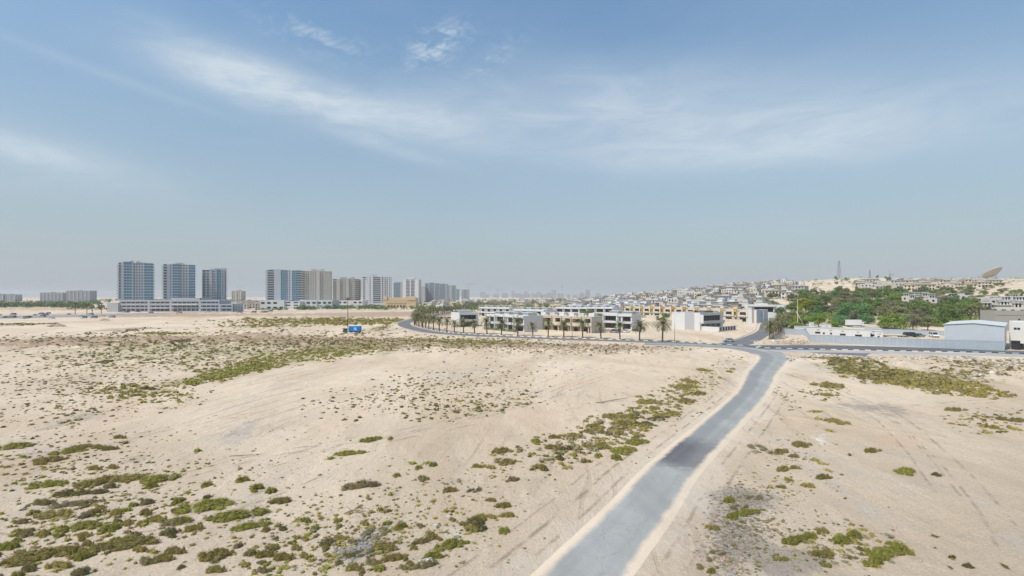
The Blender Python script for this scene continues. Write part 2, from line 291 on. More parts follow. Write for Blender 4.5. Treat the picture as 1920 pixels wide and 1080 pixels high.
def masks(x, y):
    c = np.zeros(x.shape+(4,), np.float32); n = fbm(x/6, y/9, 4); n2 = fbm(x/1.6, y/2.2, 3)
    for k, S in enumerate((GREEN, BROWN, GREYD, PALE)):
        s = 0
        for e, v in S: s = s+ell(x, y, e)*v
        c[..., k] = np.clip(s*(1+.9*n+.5*n2), 0, 1)
    dn = dist_poly(x, y, near_c[::2]); c[..., 3] = np.clip(c[..., 3]+(.75+.5*n)*sstep(dn, 8.5, 2.5)*(y > 5)*(y < 170), 0, 1)
    return c
cov = masks(gx, gy)

gm = bpy.data.materials.new('desert_ground'); gm.use_nodes = True; t = gm.node_tree; bs = t.nodes['Principled BSDF']
bs.inputs['Roughness'].default_value = .95; bs.inputs['Specular IOR Level'].default_value = .1
ge = t.nodes.new('ShaderNodeNewGeometry'); P_ = ge.outputs['Position']
def mixn(a, b, f, tree):
    n = tree.nodes.new('ShaderNodeMixRGB')
    for i, q in ((0, f), (1, a), (2, b)):
        if isinstance(q, tuple): n.inputs[i].default_value = (*q, 1)
        elif isinstance(q, (int, float)): n.inputs[i].default_value = q
        else: tree.links.new(q, n.inputs[i])
    return n.outputs[0]
def sand_colour(t, P_):
    big = noise(P_, .035, 5, .55, .4, 1, .45, 1.0, tree=t); mid = noise(P_, .35, 6, .65, -.5, 1, .35, .6, tree=t); fine = noise(P_, 5.0, 6, .75, tree=t); speck = noise(P_, 1.6, 8, .85, tree=t)
    c = mixn((.53,.425,.31), (.66,.545,.415), ramp(big, .33, .66, tree=t), t)
    c = mixn(c, (.47,.36,.265), ramp(noise(P_, .09, 4, .5, 2.0, 1, .6, .4, tree=t), .5, .8, 0, .55, tree=t), t)
    c = mixn(c, (.36,.295,.225), ramp(mid, .54, .78, 0, .6, tree=t), t)
    c = mixn(c, (.33,.27,.205), M_('MULTIPLY', ramp(noise(P_, .16, 7, .7, .9, 1, .4, 1.2, tree=t), .52, .74, tree=t), ramp(noise(P_, .018, 3, .5, tree=t), .42, .62, .1, .75, tree=t), tree=t), t)
    c = mixn(c, (.56,.40,.29), ramp(noise(P_, .055, 4, .55, 1.2, 1, .5, .8, tree=t), .54, .74, 0, .55, tree=t), t)
    c = mixn(c, (.50,.455,.40), ramp(noise(P_, .07, 5, .6, -.7, 1, .4, 1.0, tree=t), .55, .72, 0, .6, tree=t), t)
    c = mixn(c, (.66,.58,.49), ramp(mid, .44, .2, 0, .5, tree=t), t)
    c = mixn(c, (.28,.22,.165), ramp(speck, .585, .72, 0, .65, tree=t), t)
    s = t.nodes.new('ShaderNodeVectorMath'); s.operation = 'SCALE'; t.links.new(c, s.inputs[0]); t.links.new(ramp(fine, .25, .75, .80, 1.16, tree=t), s.inputs['Scale'])
    return s.outputs[0], fine, mid, speck
base, fine, mid, speck = sand_colour(t, P_)
att = t.nodes.new('ShaderNodeAttribute'); att.attribute_name = 'cover'; sx = t.nodes.new('ShaderNodeSeparateColor'); t.links.new(att.outputs['Color'], sx.inputs[0])
patchy = noise(P_, .9, 6, .7, 0, 1, .5, tree=t)
def cover(c, col, m, lo, hi, k=.85):
    f = M_('MULTIPLY', ramp(M_('ADD', m, M_('MULTIPLY', M_('SUBTRACT', patchy, .5, tree=t), 1.5, tree=t), tree=t), lo, hi, tree=t), k, tree=t)
    f = M_('MULTIPLY', f, ramp(m, .02, .2, tree=t), tree=t)
    return mixn(c, col, f, t)
base = cover(base, mixn((.36,.24,.165), (.30,.22,.16), ramp(fine, .4, .6, tree=t), t), sx.outputs[1], .3, .75, .8)
base = cover(base, (.33,.29,.245), sx.outputs[2], .25, .8, .8)
base = cover(base, (.625,.54,.44), att.outputs['Alpha'], .3, .8, .75)
base = cover(base, mixn((.19,.19,.065), (.26,.235,.12), ramp(fine, .35, .65, tree=t), t), sx.outputs[0], .35, .9, .5)
# vehicle tracks: long shallow streaks
wv = t.nodes.new('ShaderNodeTexWave'); wv.inputs['Scale'].default_value = .17; wv.inputs['Distortion'].default_value = 16; wv.inputs['Detail'].default_value = 4; wv.inputs['Detail Scale'].default_value = .35
mp = t.nodes.new('ShaderNodeMapping'); mp.inputs['Rotation'].default_value = (0, 0, R(62)); mp.inputs['Scale'].default_value = (1, .12, 1); t.links.new(P_, mp.inputs[0]); t.links.new(mp.outputs[0], wv.inputs['Vector'])
tr = M_('MULTIPLY', ramp(wv.outputs['Fac'], .86, .98, tree=t), ramp(noise(P_, .03, 3, .5, tree=t), .46, .64, tree=t), tree=t)
base = mixn(base, (.33,.255,.18), M_('MULTIPLY', tr, .28, tree=t), t)
t.links.new(base, bs.inputs['Base Color'])
bp = t.nodes.new('ShaderNodeBump'); bp.inputs['Strength'].default_value = .9; bp.inputs['Distance'].default_value = .28
hgt = M_('ADD', M_('ADD', M_('MULTIPLY', fine, .35, tree=t), M_('MULTIPLY', mid, 1.4, tree=t), tree=t), M_('SUBTRACT', M_('MULTIPLY', speck, .9, tree=t), M_('MULTIPLY', tr, .35, tree=t), tree=t), tree=t)
t.links.new(hgt, bp.inputs['Height']); t.links.new(bp.outputs[0], bs.inputs['Normal'])
g = link('ground', np_mesh('ground', np.stack([gx, gy, gz], -1).reshape(-1, 3), quads, gm, smooth=True, col=cov.reshape(-1, 4))); g['kind'] = 'structure'; g['label'] = 'pale sandy desert ground with tracks'

TRACKS = []
# ---------------------------------------------------------------- roads
def road_mat(name, col, edge, stain=False, lines=False):
    m = bpy.data.materials.new(name); m.use_nodes = True; t = m.node_tree; b = t.nodes['Principled BSDF']; b.inputs['Roughness'].default_value = .9; b.inputs['Specular IOR Level'].default_value = .2
    ge = t.nodes.new('ShaderNodeNewGeometry'); P = ge.outputs['Position']; uv = t.nodes.new('ShaderNodeUVMap'); s = t.nodes.new('ShaderNodeSeparateXYZ'); t.links.new(uv.outputs[0], s.inputs[0])
    sc_, fi, mi, spk = sand_colour(t, P); sc_ = mixn(sc_, (.60,.515,.41), .45, t)
    n1 = noise(P, .25, 5, .6, 1.0, 1, .3, tree=t); n2 = noise(P, 9, 4, .7, tree=t); n3 = noise(P, .8, 6, .7, tree=t)
    f = M_('MULTIPLY', ramp(n1, .25, .75, .86, 1.16, tree=t), ramp(n2, .2, .8, .93, 1.07, tree=t), tree=t)
    v = t.nodes.new('ShaderNodeVectorMath'); v.operation = 'SCALE'; v.inputs[0].default_value = col; t.links.new(f, v.inputs['Scale']); c = v.outputs[0]
    c = mixn(c, (.42,.36,.29), M_('MULTIPLY', ramp(n3, .5, .85, tree=t), .35, tree=t), t)
    au = M_('ABSOLUTE', s.outputs[0], tree=t)
    if stain:   # patched half of the road and an oily wet stain
        c = mixn(c, (.185,.195,.205), M_('MULTIPLY', ramp(M_('ADD', s.outputs[0], M_('MULTIPLY', n1, .3, tree=t), tree=t), .28, .02, tree=t), M_('MULTIPLY', ramp(s.outputs[1], 47, 62, tree=t), .55, tree=t), tree=t), t)
        sy = M_('ADD', s.outputs[1], M_('MULTIPLY', M_('SUBTRACT', n3, .5, tree=t), 5, tree=t), tree=t)
        w1 = M_('MULTIPLY', ramp(sy, 45.0, 48.5, tree=t), ramp(sy, 61, 54, tree=t), tree=t)
        c = mixn(c, (.085,.085,.095), M_('MULTIPLY', w1, ramp(M_('ADD', s.outputs[0], M_('MULTIPLY', n3, .35, tree=t), tree=t), .75, -.1, .58, .85, tree=t), tree=t), t)
    vo = t.nodes.new('ShaderNodeTexVoronoi'); vo.feature = 'DISTANCE_TO_EDGE'; vo.inputs['Scale'].default_value = .38; dv = t.nodes.new('ShaderNodeVectorMath'); dv.operation = 'ADD'; nz = t.nodes.new('ShaderNodeTexNoise'); nz.inputs['Scale'].default_value = 1.5; t.links.new(P, nz.inputs['Vector']); t.links.new(P, dv.inputs[0]); t.links.new(nz.outputs['Color'], dv.inputs[1]); t.links.new(dv.outputs[0], vo.inputs['Vector'])
    c = mixn(c, (.12,.12,.12), M_('MULTIPLY', ramp(vo.outputs['Distance'], .022, .004, tree=t), M_('MULTIPLY', ramp(n1, .45, .6, tree=t), .26, tree=t), tree=t), t)
    wp = M_('ABSOLUTE', M_('SUBTRACT', au, .33, tree=t), tree=t); c = mixn(c, (.20,.20,.20), M_('MULTIPLY', ramp(wp, .14, .03, tree=t), M_('MULTIPLY', ramp(n3, .3, .7, tree=t), .30, tree=t), tree=t), t)
    if edge: c = mixn(c, sc_, ramp(M_('ADD', au, M_('MULTIPLY', M_('ADD', M_('SUBTRACT', n3, .5, tree=t), M_('SUBTRACT', noise(P, .22, 3, .5, tree=t), .5, tree=t), tree=t), .36, tree=t), tree=t), edge[0], edge[1], tree=t) if not stain else M_('MULTIPLY', ramp(M_('ADD', au, M_('MULTIPLY', M_('ADD', M_('SUBTRACT', n3, .5, tree=t), M_('SUBTRACT', noise(P, .22, 3, .5, tree=t), .5, tree=t), tree=t), .22, tree=t), tree=t), edge[0], edge[1], tree=t), ramp(s.outputs[1], 172, 160, tree=t), tree=t), t)
    t.links.new(c, b.inputs['Base Color']); bp = t.nodes.new('ShaderNodeBump'); bp.inputs['Strength'].default_value = .25; bp.inputs['Distance'].default_value = .03; t.links.new(n2, bp.inputs['Height']); t.links.new(bp.outputs[0], b.inputs['Normal'])
    return m
def ribbon(name, P, hw, z, m, label, cross=6, uvw=None, hws=None):
    T = np.gradient(P, axis=0); T /= np.linalg.norm(T, axis=1)[:, None]; Nn = np.stack([T[:, 1], -T[:, 0]], 1)
    W = np.full(len(P), hw) if hws is None else np.interp(np.linspace(0, 1, len(P)), np.linspace(0, 1, len(hws)), hws)
    u = np.linspace(-1, 1, cross+1); V = P[:, None, :]+Nn[:, None, :]*(u[None, :, None]*W[:, None, None])
    zz = hill(V[..., 0], V[..., 1])+z; zz = zz-np.where(np.abs(u) > .99, .10, 0)[None, :]; s = np.concatenate([[0], np.cumsum(np.linalg.norm(np.diff(P, axis=0), axis=1))])
    n, k = zz.shape; I = np.arange(n*k).reshape(n, k); q = np.stack([I[:-1, :-1].ravel(), I[:-1, 1:].ravel(), I[1:, 1:].ravel(), I[1:, :-1].ravel()], 1)
    me = np_mesh(name, np.concatenate([V, zz[..., None]], -1).reshape(-1, 3), q, m)
    uv = me.uv_layers.new(name='UVMap'); UV = np.stack([np.broadcast_to(u[None, :], (n, k)), np.broadcast_to(s[:, None], (n, k))], -1).reshape(-1, 2)
    uv.data.foreach_set('uv', UV[q.ravel()].astype(np.float32).ravel())
    o = link(name, me); o['kind'] = 'structure'; o['label'] = label; return o
ribbon('desert_road', near_c, 3.0, .03, road_mat('dusty_asphalt', (.285,.292,.282), (.54,.76), stain=True), 'narrow dusty asphalt road crossing the sand', 8, hws=[3.2,3.2,3.15,3.1,3.15,3.5,4.4,5.6,6,6,5.5])
dark_asph = road_mat('dark_asphalt', (.145,.150,.155), (.93,1.0)); pale_asph = road_mat('pale_paving', (.36,.35,.35), (.9,1.05))
ribbon('curved_road', main_c, 5.6, .012, dark_asph, 'grey asphalt road curving past the palms and villas', 6, hws=[8,8,5.6,5.2,5,5,5,5,5,5,5,5])
ribbon('side_road', side_c, 4.6, .02, dark_asph, 'asphalt side road leading up between the villas and the trees', 6, hws=[7,5.5,4.6,4.4,4.2,4,4])
ribbon('service_road', right_c, 7.4, .028, road_mat('service_asphalt', (.10,.11,.12), (.96,1.02)), 'dark asphalt road in front of the white hoarding', 6, hws=[7,7,8.3,8.3,7.4,7.6,8])
far_c = catmull([((-60-960)/F*430,430),((60-960)/F*440,440),((200-960)/F*480,480),((330-960)/F*548,548),((520-960)/F*600,600),((760-960)/F*640,640)], 8)
ribbon('far_road', far_c, 12, .10, road_mat('far_grey_lot', (.25,.25,.26), (.8,1.05)), 'grey road and lot before the podiums on the far left', 4, hws=[42,38,30,14,9,7])
ribbon('pavement', walk_c, 4.4, .055, pale_asph, 'pale pavement beyond the black and white kerb', 6, hws=[3.2,4,4.4,4.4,4.6,4.6])

# tyre tracks pressed into the sand
tm = bpy.data.materials.new('tyre_track_sand'); tm.use_nodes = True; t = tm.node_tree; b_ = t.nodes['Principled BSDF']; b_.inputs['Roughness'].default_value = .95
P = t.nodes.new('ShaderNodeNewGeometry').outputs['Position']; b_.inputs['Base Color'].default_value = (.37,.295,.22,1)
tl = t.nodes.new('ShaderNodeBsdfTransparent'); mxs = t.nodes.new('ShaderNodeMixShader'); uvt = t.nodes.new('ShaderNodeUVMap'); sxt = t.nodes.new('ShaderNodeSeparateXYZ'); t.links.new(uvt.outputs[0], sxt.inputs[0])
edge = ramp(M_('ABSOLUTE', sxt.outputs[0], tree=t), 1.0, .35, tree=t)
fa = M_('MULTIPLY', M_('MULTIPLY', ramp(noise(P, .35, 4, .6, tree=t), .42, .62, tree=t), ramp(noise(P, 4, 4, .7, tree=t), .35, .6, .25, 1, tree=t), tree=t), M_('MULTIPLY', edge, .62, tree=t), tree=t)
t.links.new(fa, mxs.inputs[0]); t.links.new(tl.outputs[0], mxs.inputs[1]); t.links.new(b_.outputs[0], mxs.inputs[2]); t.links.new(mxs.outputs[0], t.nodes['Material Output'].inputs['Surface'])
def track(pts, label, gauge=1.7, w_=.22):
    C0 = catmull(pts, 14); C0 = resample_(C0, .6)
    for s_ in (-1, 1):
        T = np.gradient(C0, axis=0); T /= np.linalg.norm(T, axis=1)[:, None]; Nn = np.stack([T[:, 1], -T[:, 0]], 1); u = np.array([-1, 0, 1.]); V = (C0+Nn*s_*gauge/2)[:, None, :]+Nn[:, None, :]*(u[None, :, None]*w_)
        z = terrain(V[..., 0], V[..., 1])+.022+.0006*np.hypot(V[..., 0], V[..., 1]); n, k = z.shape; I = np.arange(n*k).reshape(n, k); q = np.stack([I[:-1, :-1].ravel(), I[:-1, 1:].ravel(), I[1:, 1:].ravel(), I[1:, :-1].ravel()], 1)
        me = np_mesh('tyre_track', np.concatenate([V, z[..., None]], -1).reshape(-1, 3), q, tm, smooth=True); uv = me.uv_layers.new(name='UVMap'); UV = np.stack([np.broadcast_to(u[None, :], (n, k)), np.zeros((n, k))], -1).reshape(-1, 2); uv.data.foreach_set('uv', UV[q.ravel()].astype(np.float32).ravel())
        o = link('tyre_track', me); o['kind'] = 'structure'; o['label'] = label
def resample_(P, step):
    s = np.concatenate([[0], np.cumsum(np.linalg.norm(np.diff(P, axis=0), axis=1))]); q = np.arange(0, s[-1], step)
    return np.stack([np.interp(q, s, P[:, 0]), np.interp(q, s, P[:, 1])], 1)
def off_(P, d):
    T = np.gradient(P, axis=0); T /= np.linalg.norm(T, axis=1)[:, None]; return P+np.stack([T[:, 1], -T[:, 0]], 1)*d
track([tuple(p) for p in off_(near_c, -4.6)[6:80:6]], 'tyre track on the left shoulder of the dusty road'); track([tuple(p) for p in off_(near_c, -6.4)[10:60:7]], 'outer tyre track left of the dusty road', 1.7, .18); track([tuple(p) for p in off_(near_c, 4.8)[6:90:6]], 'tyre track on the right shoulder of the dusty road')
for pts in [[(480,880),(640,830),(800,800),(980,760),(1160,700),(1300,670)],[(300,905),(520,850),(700,830),(900,790)],[(860,790),(1000,720),(1130,680),(1240,665)],[(940,770),(1060,720),(1180,680),(1330,662)],[(480,715),(700,705),(900,690),(1100,668)],[(620,740),(820,722),(1000,700)],[(1010,690),(1100,672),(1170,660)],
            [(1480,700),(1560,730),(1660,770),(1760,850),(1860,960),(1915,1060)],[(1640,770),(1740,762),(1860,752),(1919,748)],[(1500,730),(1620,765),(1700,830),(1780,930)],[(0,860),(160,840),(330,800),(520,770)],[(0,990),(140,1000),(300,985),(440,950),(600,890)]]:
    track([flat(*p) for p in pts], 'faint tyre track curving over the open sand', 1.8, .2)
# ---------------------------------------------------------------- kerbs
kw = mat('kerb_white_paint', (.62,.62,.60), .8, .12, 2); kb = mat('kerb_black_paint', (.06,.06,.065), .8, .15, 2)
def offset(P, d):
    T = np.gradient(P, axis=0); T /= np.linalg.norm(T, axis=1)[:, None]; return P+np.stack([T[:, 1], -T[:, 0]], 1)*d
def resample(P, step):
    s = np.concatenate([[0], np.cumsum(np.linalg.norm(np.diff(P, axis=0), axis=1))]); q = np.arange(0, s[-1], step)
    return np.stack([np.interp(q, s, P[:, 0]), np.interp(q, s, P[:, 1])], 1)
def kerb_line(P, w0=.3, h=.14, mb=None, k0=0):
    mb = mb or MB()
    for i, (a, b) in enumerate(zip(P[:-1], P[1:])):
        d = b-a; l = np.linalg.norm(d); u = d/l; n = (-u[1], u[0]); z = float(hill(a[0], a[1]))
        mb.obox(a, u, l, n, w0, z-.1, z+h, (i+k0) % 2)
    return mb
kp = resample(catmull([(86,178.2),(95,174.6),(101,173.4),(113.5,170.8),(128.7,167.3),(144,164.4),(161.5,158.8),(190,147)], 8), 1.7)
kr = MB().box(-.01,.01,-.01,.01,-.2,-.1).build('kerb', [conc, conc]); kr['kind'] = 'structure'; kr['label'] = 'black and white painted kerb along the service road'
stw, stb = [MB().box(0,1.7,-.16,.16,-.1,.16).mesh('kerb_stone', m) for m in (kw, kb)]
for i, (a, b) in enumerate(zip(kp[:-1], kp[1:])):
    o = link('kerb_stone', stw if i % 2 else stb, kr, (a[0], a[1], .03)); o.rotation_euler = (0, 0, math.atan2(b[1]-a[1], b[0]-a[0]))
mb = kerb_line(resample(offset(main_c[int(len(main_c)*.13):], 5.25), 1.8), .35, .17); o = mb.build('kerb', [kw, kb]); o['kind'] = 'structure'; o['label'] = 'black and white painted kerb under the row of palms'
mb = kerb_line(resample(offset(main_c[int(len(main_c)*.42):int(len(main_c)*.8)], -5.6), 3), .3, .12); o = mb.build('kerb', [conc, conc]); o['kind'] = 'structure'; o['label'] = 'plain pale kerb on the outside of the road bend'
mb = kerb_line(resample(offset(side_c[8:], -5.0), 2.5), .3, .14); o = mb.build('kerb', [conc, conc]); o['kind'] = 'structure'; o['label'] = 'plain concrete kerb along the side road'
mk = MB()
def paint(mk, x, y, a, l, w_, z=.0):
    u = (math.cos(a), math.sin(a)); n = (-u[1], u[0]); mk.obox((x-u[0]*l/2, y-u[1]*l/2), u, l, n, w_, z-.02, z)
x_, y_ = gp(1432, 621); paint(mk, x_, y_, R(5), 7, .5, float(hill(x_, y_))+.06)
for i in range(5):
    paint(mk, 97+i*2.6, 207+i*.6, R(12), 1.2, .4, .05)
for i in range(9): paint(mk, 36+i*4.2, 204.5-i*.85, R(-11), 2.4, .18, .03)
o = mk.build('road_marking', kw); o['kind'] = 'structure'; o['label'] = 'faded white painted lines on the asphalt'

# ---------------------------------------------------------------- shrubs
def leaf_cloud(g, P, Nr, size, spiky=.5, flat_=.0):
    """one small bent quad at every point P, facing about Nr"""
    n = len(P); jit = g.normal(0, .55, (n, 3)); d = Nr+jit; d /= np.linalg.norm(d, axis=1)[:, None]+1e-9
    a = np.cross(d, g.normal(0, 1, (n, 3))); a /= np.linalg.norm(a, axis=1)[:, None]+1e-9; b = np.cross(d, a)
    s = size*g.uniform(.6, 1.4, (n, 1)); up = Nr*spiky+g.normal(0, .4, (n, 3)); up /= np.linalg.norm(up, axis=1)[:, None]+1e-9
    lng = np.where(g.random((n, 1)) < spiky, 1, 0); b = b*(1-lng)+up*lng*1.5; a = a*(1-.45*lng)
    V = np.stack([P-a*s*.5, P+b*s*.35-a*s*.2, P+b*s*.9, P+a*s*.5], 1); return V.reshape(-1, 3)
def lobes(g, n, spread, elong=1.0, h=.5):
    out = []
    for i in range(n):
        a = g.uniform(0, 2*math.pi); r = spread*math.sqrt(g.random()); rr = g.uniform(.16, .42)*(1.15-.5*r)
        out.append((math.cos(a)*r*elong, math.sin(a)*r, rr, h*g.uniform(.6, 1.15)*(1.1-.45*r)))
    return out
def shrub_mesh(name, seed, nl, nleaf, size, m, h=.5, spread=.6, core=True, spiky=.5):
    g = np.random.default_rng(seed); LB = lobes(g, nl, spread, 1, h); wts = np.array([l[2]*l[2] for l in LB]); wts /= wts.sum(); ch = g.choice(nl, nleaf, p=wts); A = np.array(LB)[ch]
    th = g.uniform(0, 2*math.pi, nleaf); cz = g.uniform(0, 1, nleaf)**.8; sz = np.sqrt(1-cz**2); rad = g.uniform(.72, 1.12, nleaf)
    D = np.stack([np.cos(th)*sz, np.sin(th)*sz, cz], 1)
    P = np.stack([A[:, 0]+D[:, 0]*A[:, 2]*rad, A[:, 1]+D[:, 1]*A[:, 2]*rad, D[:, 2]*A[:, 3]*rad+.01], 1)
    V = leaf_cloud(g, P, D, size, spiky); Fq = np.arange(len(V)).reshape(-1, 4)
    vs = [V]; fs = [Fq]; o = len(V)
    if core:
        for (x, y, r, hh) in LB:
            pts = []; k = 7
            for j, (e, q) in enumerate(((0, .86), (.5, .74), (.85, .42))):
                for i in range(k):
                    t = 2*math.pi*i/k+j*.4; w_ = g.uniform(.85, 1.12); pts.append((x+math.cos(t)*r*q*w_, y+math.sin(t)*r*q*w_, hh*e*w_*.9-.03))
            vs.append(np.array(pts)); q = []
            for j in range(2):
                for i in range(k): q.append((o+j*k+i, o+j*k+(i+1) % k, o+(j+1)*k+(i+1) % k, o+(j+1)*k+i))
            q += [(o+2*k, o+2*k+1, o+2*k+2, o+2*k+3), (o+2*k, o+2*k+3, o+2*k+4, o+2*k+6), (o+2*k+4, o+2*k+5, o+2*k+6, o+2*k+6)][:2]
            fs.append(np.array(q)); o += len(pts)
    fs_ = np.vstack(fs); mi = np.zeros(len(fs_), int); mi[len(Fq):] = (g.random(len(fs_)-len(Fq)) < .35); mi[:len(Fq)][g.random(len(Fq)) < .08] = 1; return np_mesh(name, np.vstack(vs), fs_, [m, LEAF['brown'] if m is not LEAF['brown'] else LEAF['grey']], mi)
# hand placed plants: px centre, py base centre, px width, px height on the ground, kind
HAND = []
def hp(kind, s):
    for it in s.split(';'):
        q = [float(v) for v in it.split(',')]; HAND.append((*q, kind))
hp('green', '300,908,54,24;285,918,30,10;385,963,84,32;340,986,44,14;150,999,62,22;118,999,24,13;205,1002,42,22;18,1035,38,18;33,1019,24,7;482,926,30,18;508,929,24,13;445,978,90,28;470,996,60,20;695,830,38,13;656,854,50,12;130,852,52,13;22,846,52,18;352,926,14,8;455,907,32,8;388,914,26,7;62,914,22,7;92,915,50,9;774,872,15,9;799,871,12,8;812,876,20,10;785,882,18,10;744,896,18,10;732,931,18,8;850,956,14,8;945,1002,28,16;900,982,30,22;875,1022,18,12;842,1032,52,24;812,1054,45,20;795,1062,24,14;712,1075,28,16;752,994,32,13;725,988,18,14;590,995,20,12;574,980,24,10;620,862,18,7;732,826,20,7;710,1020,16,10')
hp('green', '1655,1050,60,32;1684,1042,44,30;1640,1062,60,20;1697,891,42,17;1400,971,50,14;1367,945,30,11;1372,978,28,16;1575,1023,50,20;1600,1012,44,18;1490,1022,52,20;1520,1012,30,14;1333,1077,24,12;1548,1067,22,12;1195,835,40,15;1170,852,46,20;1155,864,26,14;1005,835,22,12;1122,858,20,10;1785,1052,10,6;1700,872,0.1,0.1')
hp('olive', '200,908,70,18;245,905,50,16;170,915,45,16;60,1058,100,26;125,1043,50,22;190,1038,62,22;245,1033,76,24;150,1052,40,16;405,1052,54,26;328,1044,40,20;305,1060,40,22;295,983,38,18;365,999,35,14;524,948,42,17;500,1000,20,16;207,848,30,10;150,842,40,6;185,843,30,6;225,824,24,8;235,834,20,6;212,881,22,10;178,883,28,7;95,868,50,12;75,874,24,10;100,976,56,20;110,1072,50,18;405,1078,38,14;150,1078,30,10;641,1014,24,12;556,1034,22,16;510,1034,28,18;498,1050,36,18;533,1054,40,20;610,1034,18,20;590,1050,10,10;572,1016,20,13;720,1040,50,24;735,1058,40,18;810,1014,24,18;775,1034,18,12;758,1055,18,14;768,1065,20,14;665,1074,34,18;940,853,35,13;950,873,35,14;920,881,20,10;895,879,20,9;845,928,30,12;920,943,22,8;942,954,34,11;950,972,30,12;920,974,24,10;885,1000,30,20;870,988,20,14')
hp('olive', '1145,788,32,11;1112,803,26,11;1040,825,24,9;1075,824,34,13;1035,845,30,11;1130,845,28,16;1260,780,30,11;1285,729,40,9;1320,699,20,12;1290,718,25,9;1310,741,25,9;1285,755,35,11;1215,758,40,11;1198,748,14,6;1225,768,25,9;1185,788,35,12;1168,801,35,14;1210,806,25,10;1235,784,22,10;1367,705,12,20;1374,695,10,8;1545,903,36,11;1514,917,24,13;1464,919,18,9;1443,918,16,7;1503,841,34,13;1462,851,40,8;1488,861,20,8;1527,867,16,8;1470,885,36,9;1492,883,20,8;1553,887,12,8;1542,874,14,9;1580,1018,30,15;1540,1000,24,15;1617,995,18,8;1540,1049,44,20;1336,996,24,16;1466,1055,24,13;1635,849,34,8;1555,728,48,12;1550,744,20,8;1568,798,34,14;1535,793,18,8;1530,776,14,8;1556,813,16,8;1790,772,38,8;1905,792,30,9;1878,790,24,8;1845,802,24,6;1865,805,20,8;1900,808,20,7;1850,814,18,8;1480,905,16,10')
hp('brown', '185,928,28,9;178,970,34,14;45,987,30,13;335,988,46,18;75,952,40,12;495,1060,24,10;670,920,56,9;700,917,30,6;790,905,24,14;795,1022,30,14;800,1070,45,18;695,1064,34,16;270,1063,34,18;331,960,18,9;322,950,12,6;385,948,12,7;755,1072,26,12;490,1075,30,10;600,895,10,4;1625,1012,10,10;1582,1050,10,7;1310,1068,20,16;1328,1052,18,12;1595,1052,18,9;1230,860,12,8;960,905,26,7;340,1070,20,12;650,1048,26,10')
hp('grey', '125,953,60,14;190,925,26,9;185,943,22,7;705,1006,44,24;1420,843,28,13;1416,850,16,9;680,1042,44,12;264,926,15,6;240,929,14,5;520,1045,22,10;1385,957,40,12;1345,1040,30,12;1415,940,34,10;670,1020,26,10;860,905,20,6;890,925,30,8;835,1000,14,6')
hp('dark', '135,934,55,17;390,938,20,10;325,962,16,10;890,998,44,34;1755,894,20,9;1782,1069,12,6;1817,1069,24,12;1885,1065,18,5;1752,1007,14,6;1593,855,14,5;1753,1030,8,5;1585,935,10,4;528,998,22,10;1700,720,26,7;337,650,40,9;197,682,20,8;278,732,26,6;1230,790,30,9;1205,800,36,10;60,1075,40,16;320,1010,24,8;590,1078,16,8;1619,1035,16,11;1784,1050,20,8')
hp('yellow', '641,1016,14,6;560,1030,10,8;1410,1062,0.1,0.1')
HAND = [h for h in HAND if h[2] > 4]
